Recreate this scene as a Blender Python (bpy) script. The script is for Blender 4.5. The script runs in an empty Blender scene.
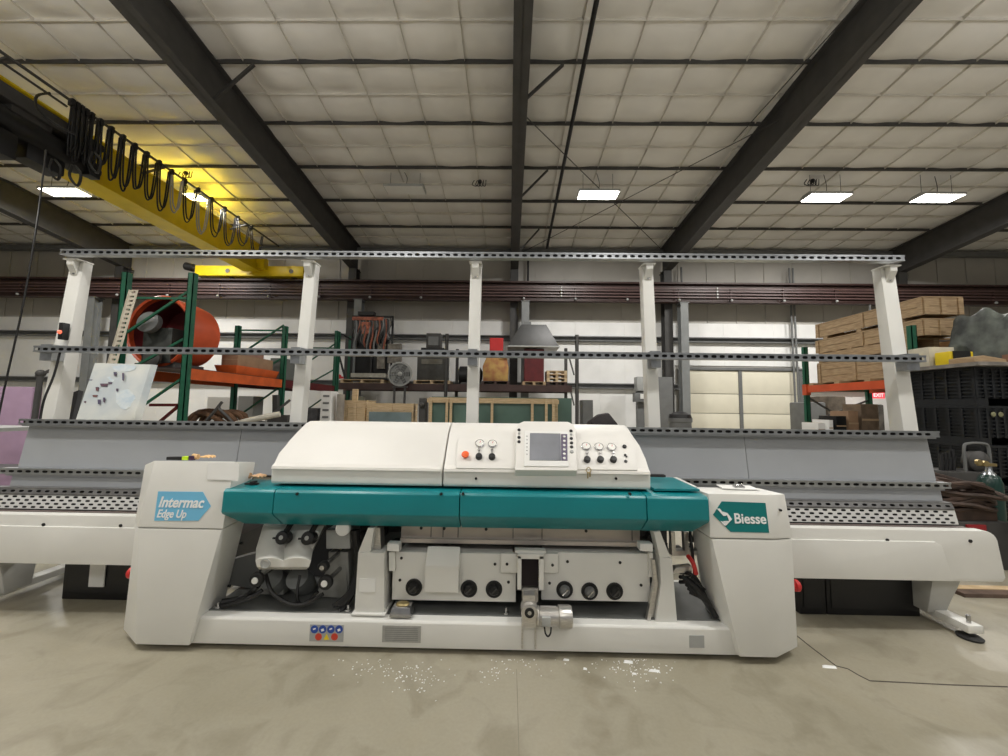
import bpy, bmesh, math, random
from mathutils import Vector, Matrix
random.seed(7)
S = bpy.context.scene
COL = S.collection
# ---------------------------------------------------------------- camera
F = 379.0; H = 1.5
yaw, pitch, roll = math.radians(0.8), math.radians(4.4), math.radians(0.75)
RM = (Matrix.Rotation(yaw, 3, 'Z') @ Matrix.Rotation(math.pi/2+pitch, 3, 'X') @ Matrix.Rotation(roll, 3, 'Z'))
cd = bpy.data.cameras.new('camera'); cam = bpy.data.objects.new('camera', cd); COL.objects.link(cam)
cd.sensor_width = 36.0; cd.lens = F/1008*36.0; cd.clip_start = .05; cd.clip_end = 200
cam.matrix_world = Matrix.Translation((0, 0, H)) @ RM.to_4x4()
S.camera = cam
# ---------------------------------------------------------------- world, exposure
S.view_settings.view_transform = 'Standard'; S.view_settings.look = 'None'
S.view_settings.gamma = 1.0; S.view_settings.use_curve_mapping = False
S.view_settings.exposure = -0.17
W = bpy.data.worlds.new('world'); S.world = W; W.use_nodes = True
W.node_tree.nodes['Background'].inputs[0].default_value = (1.0, .98, .96, 1)
W.node_tree.nodes['Background'].inputs[1].default_value = 0.22
LAMP_POWER = 150
UP = 0.84  # upward gain of the added lamps, brightens the ceiling
LAMP_COLOR = (1.0, .975, .935)

def P(u, v, Y):
    "point where the sight line through (u, v) meets the plane y = Y"
    d = RM @ Vector(((u-504)/F, -(v-378)/F, -1.0))
    return Vector((0, 0, H)) + d*(Y/d.y)
def CZ(Y): return 7.80 + .082*(14.7-Y)      # ceiling height

# ---------------------------------------------------------------- materials
MATS = {}
def mat(name, col, rough=.5, metal=0.0, noise=0.0, scale=8.0, bump=0.0, emit=0.0, coat=0.0, alpha=1.0, trans=0.0, stretch=None, col2=None):
    if name in MATS: return MATS[name]
    m = bpy.data.materials.new(name); m.use_nodes = True
    nt = m.node_tree; b = nt.nodes['Principled BSDF']
    b.inputs['Base Color'].default_value = (*col, 1); b.inputs['Roughness'].default_value = rough
    b.inputs['Metallic'].default_value = metal
    if coat: b.inputs['Coat Weight'].default_value = coat
    if trans: b.inputs['Transmission Weight'].default_value = trans
    if alpha < 1: b.inputs['Alpha'].default_value = alpha
    if emit:
        b.inputs['Emission Color'].default_value = (*col, 1); b.inputs['Emission Strength'].default_value = emit
    if noise or bump or col2:
        tc = nt.nodes.new('ShaderNodeTexCoord'); mp = nt.nodes.new('ShaderNodeMapping')
        if stretch: mp.inputs['Scale'].default_value = stretch
        nz = nt.nodes.new('ShaderNodeTexNoise'); nz.inputs['Scale'].default_value = scale; nz.inputs['Detail'].default_value = 6
        nt.links.new(tc.outputs['Object'], mp.inputs[0]); nt.links.new(mp.outputs[0], nz.inputs['Vector'])
        r = nt.nodes.new('ShaderNodeValToRGB')
        c2 = col2 if col2 else tuple(max(0, c*(1-noise)) for c in col)
        c1 = col if col2 else tuple(min(1, c*(1+noise*.5)) for c in col)
        r.color_ramp.elements[0].color = (*c2, 1); r.color_ramp.elements[1].color = (*c1, 1)
        r.color_ramp.elements[0].position = .35; r.color_ramp.elements[1].position = .65
        nt.links.new(nz.outputs['Fac'], r.inputs[0]); nt.links.new(r.outputs[0], b.inputs['Base Color'])
        if bump:
            bp = nt.nodes.new('ShaderNodeBump'); bp.inputs['Strength'].default_value = bump; bp.inputs['Distance'].default_value = .01
            nt.links.new(nz.outputs['Fac'], bp.inputs['Height']); nt.links.new(bp.outputs[0], b.inputs['Normal'])
    MATS[name] = m
    return m
white = mat('machine_white_paint', (.74, .735, .70), .42, noise=.03, scale=3)
cream = mat('hood_cream_paint', (.77, .755, .72), .46, noise=.02, scale=3)
teal = mat('teal_paint', (.003, .20, .225), .35, noise=.04, scale=4)
panelgrey = mat('grey_plastic_panel', (.35, .365, .385), .28, noise=.05, scale=2)
galv = mat('galvanised_steel', (.46, .48, .50), .30, .85, noise=.18, scale=14)
alu = mat('brushed_aluminium', (.62, .60, .57), .3, .8, noise=.15, scale=30, stretch=(1, 8, 8))
steel = mat('polished_steel', (.5, .5, .5), .22, .9, noise=.1, scale=20)
black = mat('black_plastic', (.009, .009, .010), .45, noise=.2, scale=10)
rubber = mat('black_rubber', (.02, .02, .02), .7, noise=.2, scale=20)
darkgrey = mat('dark_grey_steel', (.06, .058, .056), .55, noise=.15, scale=4)
midgrey = mat('mid_grey_steel', (.17, .175, .175), .5, noise=.12, scale=4)
lightgrey = mat('light_grey_steel', (.40, .41, .40), .5, noise=.08, scale=4)
brownsteel = mat('brown_primer_steel', (.055, .028, .024), .5, noise=.2, scale=3)
rackgreen = mat('green_rack_paint', (.012, .11, .06), .45, noise=.15, scale=6)
orange = mat('orange_rack_paint', (.62, .11, .02), .5, noise=.2, scale=4)
redorange = mat('red_orange_enamel', (.62, .095, .03), .42, noise=.15, scale=3)
maroon = mat('maroon_paint', (.11, .010, .012), .5, noise=.2, scale=5)
red = mat('red_plastic', (.6, .03, .03), .4, noise=.05, scale=5)
craneyellow = mat('crane_yellow_paint', (.88, .66, .01), .4, noise=.1, scale=2)
wood = mat('pine_wood', (.47, .34, .20), .7, bump=.2, scale=6, stretch=(1, 1, 9), col2=(.33, .22, .12))
palewood = mat('pale_pine', (.68, .53, .34), .7, scale=6, stretch=(1, 1, 9), col2=(.52, .38, .22))
cardboard = mat('cardboard', (.32, .20, .12), .8, noise=.15, scale=5)
glassgreen = mat('green_sheet_glass', (.12, .20, .17), .15, coat=.4, noise=.2, scale=1.2)
blueglass = mat('blue_grey_glass', (.20, .27, .29), .15, coat=.4, noise=.2, scale=2)
plas_black = mat('black_crate_plastic', (.009, .011, .014), .5, noise=.3, scale=6)
whiteplastic = mat('white_plastic', (.8, .8, .78), .4, noise=.02, scale=5)
paper = mat('white_paper', (.80, .80, .78), .6, noise=.02, scale=5)
lightblue = mat('light_blue_label', (.16, .47, .70), .45, noise=.02, scale=3)
lblwhite = mat('label_white', (.85, .86, .86), .5, noise=.01, scale=3)
tealabel = mat('teal_label', (.0, .17, .17), .4, noise=.02, scale=3)
brass = mat('brass', (.42, .33, .16), .4, .8, noise=.2, scale=20)
yellow = mat('yellow_plastic', (.8, .6, .02), .4, noise=.05, scale=8)
limegreen = mat('lime_plastic', (.55, .8, .02), .4, noise=.05, scale=8)
purplefoam = mat('mauve_foam', (.44, .30, .43), .7, noise=.06, scale=6)
hosebrown = mat('brown_rubber_hose', (.06, .035, .025), .6, noise=.4, scale=9)
tarp = mat('grey_green_tarpaulin', (.15, .17, .15), .55, scale=3.5, bump=.3, col2=(.018, .022, .02))
skinfab = mat('tan_cotton', (.75, .47, .27), .8, noise=.25, scale=20)
leather = mat('yellow_leather', (.78, .50, .24), .7, noise=.25, scale=20)
blue = mat('sign_blue', (.02, .07, .35), .4, noise=.02, scale=5)
gaugeface = mat('gauge_face', (.82, .81, .77), .35, noise=.01, scale=5)
orangebtn = mat('orange_button', (.9, .12, .01), .35, noise=.03, scale=9)

def floor_material():
    m = bpy.data.materials.new('polished_concrete'); m.use_nodes = True
    nt = m.node_tree; b = nt.nodes['Principled BSDF']; L = nt.links.new
    tc = nt.nodes.new('ShaderNodeTexCoord')
    def nz(s, d=8, dist=0.0):
        n = nt.nodes.new('ShaderNodeTexNoise'); n.inputs['Scale'].default_value = s; n.inputs['Detail'].default_value = d
        n.inputs['Distortion'].default_value = dist; L(tc.outputs['Object'], n.inputs['Vector']); return n
    def ramp(src, stops):
        r = nt.nodes.new('ShaderNodeValToRGB'); e = r.color_ramp.elements
        e[0].position, e[0].color = stops[0][0], (*stops[0][1], 1); e[1].position, e[1].color = stops[-1][0], (*stops[-1][1], 1)
        for p, c in stops[1:-1]:
            x = e.new(p); x.color = (*c, 1)
        L(src, r.inputs[0]); return r
    def mul(a, c, f=1.0):
        x = nt.nodes.new('ShaderNodeMix'); x.data_type = 'RGBA'; x.blend_type = 'MULTIPLY'; x.inputs[0].default_value = f
        L(a, x.inputs[6]); L(c, x.inputs[7]); return x.outputs[2]
    big = ramp(nz(.7, 7, .6).outputs['Fac'], [(.3, (.275, .252, .185)), (.5, (.345, .318, .245)), (.7, (.41, .378, .305))])
    mid = ramp(nz(3.2, 10, 1.2).outputs['Fac'], [(.32, (.80, .79, .76)), (.5, (1, 1, 1)), (.7, (1.0, .99, .97))])
    fine = ramp(nz(60, 3).outputs['Fac'], [(.3, (.93, .93, .93)), (.7, (1, 1, 1))])
    st = ramp(nz(3.5, 4, .6).outputs['Fac'], [(.26, (.84, .82, .79)), (.36, (1, 1, 1)), (.9, (1, 1, 1))])
    c = mul(mul(mul(big.outputs[0], mid.outputs[0]), fine.outputs[0]), st.outputs[0])
    L(c, b.inputs['Base Color'])
    rr = ramp(nz(2.0, 5).outputs['Fac'], [(.3, (.34,)*3), (.7, (.52,)*3)]); L(rr.outputs[0], b.inputs['Roughness'])
    bp = nt.nodes.new('ShaderNodeBump'); bp.inputs['Strength'].default_value = .12; bp.inputs['Distance'].default_value = .004
    L(nz(25, 6).outputs['Fac'], bp.inputs['Height']); L(bp.outputs[0], b.inputs['Normal'])
    return m
concrete = floor_material()
ceilvinyl = mat('white_vinyl_insulation', (.82, .80, .76), .45, noise=.06, scale=1.3)
wallvinyl = mat('wall_insulation_facing', (.50, .48, .44), .6, noise=.08, scale=1.0)
wallwhite = mat('white_liner_panel', (.90, .90, .88), .5, noise=.05, scale=1.5)
doorcream = mat('cream_door_panel', (.80, .76, .62), .45, noise=.04, scale=2)

# ---------------------------------------------------------------- mesh builder
class MB:
    def __init__(s): s.v = []; s.f = []
    def add(s, vs, fs):
        n = len(s.v); s.v += [Vector(q) for q in vs]; s.f += [tuple(n+i for i in f) for f in fs]; return s
    def box(s, x0, y0, z0, x1, y1, z1):
        x0, x1 = min(x0, x1), max(x0, x1); y0, y1 = min(y0, y1), max(y0, y1); z0, z1 = min(z0, z1), max(z0, z1)
        return s.add([(x0,y0,z0),(x1,y0,z0),(x1,y1,z0),(x0,y1,z0),(x0,y0,z1),(x1,y0,z1),(x1,y1,z1),(x0,y1,z1)],
                     [(0,3,2,1),(4,5,6,7),(0,1,5,4),(1,2,6,5),(2,3,7,6),(3,0,4,7)])
    def loft(s, rings, cap=True):
        n = len(rings[0]); vs = [q for r in rings for q in r]; fs = []
        for k in range(len(rings)-1):
            for i in range(n):
                j = (i+1) % n; fs.append((k*n+i, k*n+j, (k+1)*n+j, (k+1)*n+i))
        if cap: fs += [tuple(reversed(range(n))), tuple(range((len(rings)-1)*n, len(rings)*n))]
        return s.add(vs, fs)
    def prism_x(s, yz, x0, x1):      # profile in (y, z) pushed along x
        return s.loft([[(x0, y, z) for y, z in yz], [(x1, y, z) for y, z in yz]])
    def prism_y(s, xz, y0, y1):
        return s.loft([[(x, y0, z) for x, z in xz], [(x, y1, z) for x, z in xz]])
    def prism_z(s, xy, z0, z1):
        return s.loft([[(x, y, z0) for x, y in xy], [(x, y, z1) for x, y in xy]])
    def cyl(s, a, b, r, r2=None, n=16):
        a = Vector(a); b = Vector(b); r2 = r if r2 is None else r2
        d = (b-a).normalized(); u = d.orthogonal().normalized(); w = d.cross(u)
        ring = lambda c, q: [c+(u*math.cos(2*math.pi*i/n)+w*math.sin(2*math.pi*i/n))*q for i in range(n)]
        return s.loft([ring(a, r), ring(b, r2)])
    def lathe(s, a, d, prof, n=20):   # prof: (distance along d, radius)
        a = Vector(a); d = Vector(d).normalized(); u = d.orthogonal().normalized(); w = d.cross(u)
        return s.loft([[a+d*t+(u*math.cos(2*math.pi*i/n)+w*math.sin(2*math.pi*i/n))*max(r, .0004) for i in range(n)] for t, r in prof])
    def tube(s, pts, r, n=8, smooth=4):
        pts = [Vector(q) for q in pts]
        if smooth > 1 and len(pts) > 2:
            out = []
            for i in range(len(pts)-1):
                p0 = pts[max(i-1, 0)]; p1 = pts[i]; p2 = pts[i+1]; p3 = pts[min(i+2, len(pts)-1)]
                for k in range(smooth):
                    t = k/smooth
                    out.append(.5*((2*p1)+(p2-p0)*t+(2*p0-5*p1+4*p2-p3)*t*t+(3*p1-p0-3*p2+p3)*t**3))
            out.append(pts[-1]); pts = out
        rings = []; u = None
        for i, q in enumerate(pts):
            d = (pts[min(i+1, len(pts)-1)]-pts[max(i-1, 0)])
            d = d.normalized() if d.length > 1e-9 else Vector((0, 0, 1))
            if u is None: u = d.orthogonal().normalized()
            else:
                u = (u-d*u.dot(d)); u = u.normalized() if u.length > 1e-6 else d.orthogonal().normalized()
            w = d.cross(u)
            rings.append([q+(u*math.cos(2*math.pi*k/n)+w*math.sin(2*math.pi*k/n))*r for k in range(n)])
        return s.loft(rings)
    def bar(s, a, b, w, h, up=(0, 0, 1)):     # rectangular bar from a to b
        a = Vector(a); b = Vector(b); d = (b-a).normalized(); up = Vector(up)
        sd = d.cross(up); sd = sd.normalized() if sd.length > 1e-5 else d.orthogonal().normalized(); up = sd.cross(d)
        ring = lambda c: [c+sd*x*w/2+up*z*h/2 for x, z in ((-1,-1),(1,-1),(1,1),(-1,1))]
        return s.loft([ring(a), ring(b)])
    def sphere(s, c, r, n=12, m=8, sc=(1, 1, 1)):
        c = Vector(c); rings = []
        for j in range(m+1):
            t = math.pi*j/m; rr = max(math.sin(t), .002)*r
            rings.append([c+Vector((rr*math.cos(2*math.pi*i/n)*sc[0], rr*math.sin(2*math.pi*i/n)*sc[1], -math.cos(t)*r*sc[2])) for i in range(n)])
        return s.loft(rings)
    def move(s, M):
        s.v = [M @ q for q in s.v]; return s
    def build(s, name, material, parent=None, bevel=0.0, smooth=False, label=None):
        off = Vector((0, 0, 0))
        q = parent
        while q is not None: off += Vector(q.location); q = q.parent
        me = bpy.data.meshes.new(name); me.from_pydata([tuple(a-off) for a in s.v], [], s.f); me.update()
        bm = bmesh.new(); bm.from_mesh(me); bmesh.ops.recalc_face_normals(bm, faces=bm.faces)
        if bevel:
            es = [e for e in bm.edges if len(e.link_faces) == 2 and e.calc_face_angle(0) > .5]
            bmesh.ops.bevel(bm, geom=es, offset=bevel, segments=2, profile=.6, affect='EDGES', clamp_overlap=True)
        bm.to_mesh(me); bm.free()
        if smooth or bevel:
            me.polygons.foreach_set('use_smooth', [True]*len(me.polygons))
            me.set_sharp_from_angle(angle=math.radians(38))
        me.materials.append(material)
        o = bpy.data.objects.new(name, me); COL.objects.link(o); o.parent = parent
        if label: o['label'] = label
        return o
def tag(o, label, cat, group=None, kind=None):
    if label: o['label'] = label
    if cat: o['category'] = cat
    if group: o['group'] = group
    if kind: o['kind'] = kind
    return o
def thing(name, loc, label, cat, group=None):
    o = bpy.data.objects.new(name, None); o.empty_display_size = .1; COL.objects.link(o); o.location = loc
    return tag(o, label, cat, group)
def struct(name, mb, m, bevel=0.0, smooth=False):
    o = mb.build(name, m, None, bevel, smooth); o['kind'] = 'structure'; return o
def recenter(o):
    "origin of a one-mesh thing to its base"
    me = o.data; xs = [v.co.copy() for v in me.vertices]
    c = Vector(((min(q.x for q in xs)+max(q.x for q in xs))/2, (min(q.y for q in xs)+max(q.y for q in xs))/2, min(q.z for q in xs)))
    me.transform(Matrix.Translation(-c)); o.location = c
    return o
def single(name, mb, m, label, cat, group=None, bevel=0.0, smooth=False, kind=None):
    return tag(recenter(mb.build(name, m, None, bevel, smooth)), label, cat, group, kind)
def copy_tree(o, parent=None):
    c = o.copy(); COL.objects.link(c); c.parent = parent
    for ch in list(o.children): copy_tree(ch, c)
    return c
def text_mesh(name, body, size, m, origin, xdir, zdir, parent, shear=0.0, bold=0.0, width=None, extrude=.0008):
    cu = bpy.data.curves.new(name, 'FONT'); cu.body = body; cu.size = size; cu.offset = bold; cu.extrude = extrude; cu.shear = shear
    t = bpy.data.objects.new(name, cu); COL.objects.link(t)
    dg = bpy.context.evaluated_depsgraph_get(); me = bpy.data.meshes.new_from_object(t.evaluated_get(dg))
    bpy.data.objects.remove(t); bpy.data.curves.remove(cu)
    xd = Vector(xdir).normalized(); zd = Vector(zdir).normalized(); nd = xd.cross(zd)
    k = 1.0
    if width:
        w = max(v.co.x for v in me.vertices)-min(v.co.x for v in me.vertices); k = width/w
    off = Vector((0, 0, 0)); q = parent
    while q is not None: off += Vector(q.location); q = q.parent
    o0 = Vector(origin)
    for v in me.vertices:
        v.co = o0+xd*v.co.x*k+zd*v.co.y+nd*v.co.z-off
    me.materials.clear(); me.materials.append(m)
    o = bpy.data.objects.new(name, me); COL.objects.link(o); o.parent = parent
    return o
def perf(mb, x0, x1, A, B, pitch, rows=1, hw=.5, hh=.5, stagger=True):
    "strip of sheet between the (y,z) lines A and B, pierced by rows of slots"
    A = Vector((0, *A)); B = Vector((0, *B))
    pt = lambda x, t: (x, A.y+(B.y-A.y)*t, A.z+(B.z-A.z)*t)
    for r in range(rows):
        t0, t1 = r/rows, (r+1)/rows; tm = (t0+t1)/2; dt = (t1-t0)*hh/2
        x = x0 - (pitch/2 if (stagger and r % 2) else 0)
        while x < x1-1e-6:
            a, b = max(x, x0), min(x+pitch, x1)
            if b-a < pitch*.95:
                mb.add([pt(a,t0), pt(b,t0), pt(b,t1), pt(a,t1)], [(0,1,2,3)])
            else:
                c = (a+b)/2; w = pitch*hw/2
                O = [pt(a,t0),pt(c,t0),pt(b,t0),pt(b,tm),pt(b,t1),pt(c,t1),pt(a,t1),pt(a,tm)]
                I = [pt(c-w*.8,tm-dt*.8),pt(c,tm-dt),pt(c+w*.8,tm-dt*.8),pt(c+w,tm),pt(c+w*.8,tm+dt*.8),pt(c,tm+dt),pt(c-w*.8,tm+dt*.8),pt(c-w,tm)]
                mb.add(O+I, [(i,(i+1)%8,8+(i+1)%8,8+i) for i in range(8)])
            x += pitch

# ================================================================ SETTING
struct('floor', MB().box(-21.5, -9, -.2, 21.5, 14.9, 0), concrete)
# ceiling: quilted insulation sagging between purlins and straps
def make_ceiling():
    x0, x1, y0, y1 = -21.5, 21.5, -9.0, 14.7
    nx, ny = 344, 250
    vs = []
    for j in range(ny+1):
        y = y0+(y1-y0)*j/ny
        ty = ((y-7.08) / .75)
        fy = abs(math.sin(math.pi*ty))**.5
        for i in range(nx+1):
            x = x0+(x1-x0)*i/nx
            fx = .1+.9*abs(math.sin(math.pi*(x-.15)/1.12))**.5
            wob = .012*math.sin(x*2.3+y*1.7)+.010*math.sin(x*5.1-y*3.3)
            vs.append((x, y, CZ(y)+.05-.11*fx*fy-wob*fx))
    fs = [(j*(nx+1)+i, (j+1)*(nx+1)+i, (j+1)*(nx+1)+i+1, j*(nx+1)+i+1) for j in range(ny) for i in range(nx)]
    me = bpy.data.meshes.new('ceiling'); me.from_pydata(vs, [], fs); me.update()
    me.polygons.foreach_set('use_smooth', [True]*len(fs)); me.materials.append(ceilvinyl)
    o = bpy.data.objects.new('ceiling', me); COL.objects.link(o); o['kind'] = 'structure'
make_ceiling()
sb = MB(); k_ = -19
while .15+1.12*k_ < 21.3:
    X = .15+1.12*k_; k_ += 1
    for ya, yb in ((-8.9, 14.6),):
        sb.add([(X-.007, ya, CZ(ya)+.05), (X+.007, ya, CZ(ya)+.05), (X+.004, ya, CZ(ya)-.03), (X-.004, ya, CZ(ya)-.03), (X-.007, yb, CZ(yb)+.05), (X+.007, yb, CZ(yb)+.05), (X+.004, yb, CZ(yb)-.03), (X-.004, yb, CZ(yb)-.03)], [(0,1,2,3),(4,7,6,5),(0,3,7,4),(3,2,6,7),(2,1,5,6)])
struct('trim_18', sb, mat('seam_tab', (.66, .63, .57), .5, noise=.1, scale=3))
sb = MB()
for k_ in range(10):
    y = .33+1.5*k_; sb.box(-21.4, y-.006, CZ(y)-.03, 21.4, y+.006, CZ(y)+.06)
struct('trim_19', sb, mat('seam_tab', (.66, .63, .57)))
# back wall: insulation above, white liner below
struct('wall_back', MB().box(-21.5, 14.7, 0, 21.5, 14.9, 8.2), wallvinyl)
lp = MB()
x = -21.45
while x < 21.4:
    if not (6.5 < x+.5 < 11.2): lp.box(x, 14.66, 0, x+.955, 14.7, 4.85)
    else: lp.box(x, 14.66, 3.2, x+.955, 14.7, 4.85)
    x += .96
tr = struct('trim_1', lp, wallwhite)
up = MB(); x = -21.4
while x < 21.4:
    up.box(x, 14.67, 4.85, x+.03, 14.7, 7.8); x += 1.12
struct('trim_2', up, wallvinyl)
g = MB()
for z in (4.18, 2.36):
    for xa, xb in ((-21.4, 21.4),) if z > 3 else ((-21.4, 6.5), (11.3, 21.4)):
        g.prism_x([(14.50, z-.10), (14.66, z-.10), (14.66, z+.10), (14.50, z+.10), (14.50, z+.06), (14.62, z+.06), (14.62, z-.06), (14.50, z-.06)], xa, xb)
g.box(-21.4, 14.45, 7.55, 21.4, 14.66, 7.72)
struct('trim_3', g, midgrey)
struct('wall_left', MB().box(-21.7, -9, 0, -21.5, 14.9, 9.8), wallvinyl)
struct('wall_right', MB().box(21.5, -9, 0, 21.7, 14.9, 9.8), wallvinyl)
# sectional door
dr = bpy.data.objects.new('door_1', None); COL.objects.link(dr); dr.location = (8.9, 14.62, 0); dr['kind'] = 'structure'
d0 = P(683, 371, 14.6); d1 = P(797, 371, 14.6); dm = P(739, 371, 14.6).x
for a, b in ((d0.x, dm-.06), (dm+.06, d1.x)):
    for k, (za, zb) in enumerate(((0, .72), (.74, 1.36), (1.38, 2.10), (2.12, 3.0))):
        MB().box(a, 14.56, za, b, 14.64, zb).build('door_section', doorcream, dr, bevel=.01)
MB().box(dm-.06, 14.52, 0, dm+.06, 14.64, 3.02).box(d0.x-.12, 14.5, 0, d0.x, 14.66, 3.05).box(d1.x, 14.5, 0, d1.x+.12, 14.66, 3.05).box(d0.x-.12, 14.5, 3.02, d1.x+.12, 14.66, 3.12).build('door_frame', midgrey, dr)
# purlins
for k in range(9):
    y = 1.08+1.5*k
    struct('trim_%d' % (k+4), MB().box(-21.4, y-.012, CZ(y)-.07, 21.4, y+.012, CZ(y)+.02), darkgrey)
# rafters and columns
RX = [(-15.2, 'farthest left behind the yellow crane'), (-6.08, 'crossing the upper left, right of the crane'), (.15, 'running away in the middle of the roof'), (5.98, 'crossing the upper right'), (14.8, 'at the far right edge behind two lit lamps')]
for X, w in RX:
    t = thing('steel_rafter', (X, 14.5, 6.9), 'dark grey sloping roof rafter '+w, 'rafter', 'roof rafters')
    ys = (-8.9, 4, 10.5, 14.6)
    # tapering web: deeper towards the eave
    dep = lambda y: .90+(.18*max(0, (y-8)/6.6))
    fl = lambda z0, z1, w2: [[(X-w2, y, CZ(y)-dep(y)*f0+o0), (X+w2, y, CZ(y)-dep(y)*f0+o0), (X+w2, y, CZ(y)-dep(y)*f0+o1), (X-w2, y, CZ(y)-dep(y)*f0+o1)] for y in ys for f0, o0, o1 in ((z0, 0, z1),)]
    MB().loft(fl(1, .025, .15)).build('bottom_flange', darkgrey, t)
    MB().loft([[(X-.012, y, CZ(y)-dep(y)), (X+.012, y, CZ(y)-dep(y)), (X+.012, y, CZ(y)-.06), (X-.012, y, CZ(y)-.06)] for y in ys]).build('web', darkgrey, t)
    MB().loft([[(X-.13, y, CZ(y)-.08), (X+.13, y, CZ(y)-.08), (X+.13, y, CZ(y)-.055), (X-.13, y, CZ(y)-.055)] for y in ys]).build('top_flange', darkgrey, t)
    for y in (7.08, 10.08, 13.08):
        sg = 1
        b = MB().bar((X+.08, y, CZ(y)-dep(y)+.05), (X+.85, y, CZ(y)-.09), .05, .05)
        if X < -5 and y > 10: b = MB().bar((X-.08, y, CZ(y)-dep(y)+.05), (X-.85, y, CZ(y)-.09), .05, .05)
        b.build('flange_brace', darkgrey, t)
CW = {-15.2: 'behind the left end post and green rack', -6.08: 'behind the tool rack pallet', .15: 'behind the grey extraction hood', 5.98: 'left of the cream door', 14.8: 'at the far right behind the timber crates'}
for X, w in RX:
    t = thing('steel_column', (X, 14.2, 0), 'dark grey steel wall column '+CW[X], 'column', 'wall columns')
    zt = CZ(14.4)-.99
    c = MB().box(X-.15, 14.14, 0, X+.15, 14.165, zt).build('front_flange', darkgrey, t)
    MB().box(X-.012, 14.165, 0, X+.012, 14.48, zt).build('web', darkgrey, t)
    MB().box(X-.15, 14.48, 0, X+.15, 14.5, zt).build('rear_flange', darkgrey, t)
    MB().box(X-.2, 14.1, 0, X+.2, 14.5, .02).build('base_plate', darkgrey, t)
SC = {-15.2: 'just left of the green rack', -6.08: 'behind the black tool rack', .15: 'right beside the middle wall column', 5.98: 'between two dark columns left of the cream door', 14.8: 'far right behind the stacked crates'}
for X, w in RX:
    xc = X+.42 if X > -12 else X-.55
    t = thing('crane_column', (xc, 13.9, 0), 'light grey crane support column '+SC[X], 'column', 'crane columns')
    MB().box(xc-.14, 13.76, 0, xc+.14, 13.78, 5.41).box(xc-.008, 13.78, 0, xc+.008, 14.04, 5.41).box(xc-.14, 14.04, 0, xc+.14, 14.06, 5.41).build('column_shaft', mat('column_grey', (.22, .23, .23), .5, noise=.1, scale=3), t)
    MB().box(xc-.17, 13.74, 5.41, xc+.17, 14.1, 5.445).build('cap_plate', midgrey, t)
# crane runway with conductor bars
t = thing('crane_runway', (0, 13.9, 5.45), 'long brown crane runway beam with conductor bars along the back wall', 'beam')
MB().box(-21.3, 13.80, 5.45, 21.3, 14.05, 5.48).box(-21.3, 13.915, 5.48, 21.3, 13.935, 6.13).box(-21.3, 13.78, 6.13, 21.3, 14.07, 6.17).build('beam', brownsteel, t)
MB().box(-21.3, 13.89, 6.17, 21.3, 13.96, 6.23).build('crane_rail', brownsteel, t)
barm = mat('conductor_bar_red_brown', (.12, .07, .066), .4, noise=.15, scale=4)
for z in (5.60, 5.71, 5.82, 5.93):
    MB().box(-21.3, 13.70, z-.02, 21.3, 13.73, z+.02).build('conductor_bar', barm, t)
x = -20.4
while x < 20.6:
    h = MB().box(x-.02, 13.73, 5.50, x+.02, 13.80, 5.99)
    h.box(x-.02, 13.80, 5.50, x+.02, 13.92, 5.53).build('bar_hanger', brownsteel, t)
    MB().sphere((x, 13.70, 5.50), .045).build('insulator', lightgrey, t)
    x += 1.9
for X in (1.88, 7.58):
    for z in (5.60, 5.71, 5.82, 5.93): MB().sphere((X, 13.69, z), .035, 8, 6).build('bar_clamp', whiteplastic, t)
# black service pipe under the roof
ys = [-8.5, 13.9]
single('black_roof_pipe', MB().cyl((1.36, ys[0], CZ(ys[0])-.36), (1.36, ys[1], CZ(ys[1])-.36), .045), black, 'straight black pipe running away under the roof right of the middle rafter', 'pipe', smooth=True)
# hanger so that the pipe meets the middle bay
single('roof_brace_rod', MB().cyl((.33, 8.0, CZ(8)-.4), (5.95, 14.2, CZ(14.2)-.4), .012, n=6), darkgrey, 'thin diagonal steel brace rod running from middle rafter back to the right', 'rod', 'roof brace rods')
single('roof_brace_rod', MB().cyl((5.9, 8.0, CZ(8)-.44), (.33, 14.2, CZ(14.2)-.44), .012, n=6), darkgrey, 'thin diagonal steel brace rod running from upper right rafter back to the middle', 'rod', 'roof brace rods')
single('roof_brace_rod', MB().cyl((5.8, 4.0, CZ(4)-.4), (5.5, 9.0, CZ(9)-.12), .012, n=6), darkgrey, 'short thin rod beside the upper right rafter', 'rod', 'roof brace rods')

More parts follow.
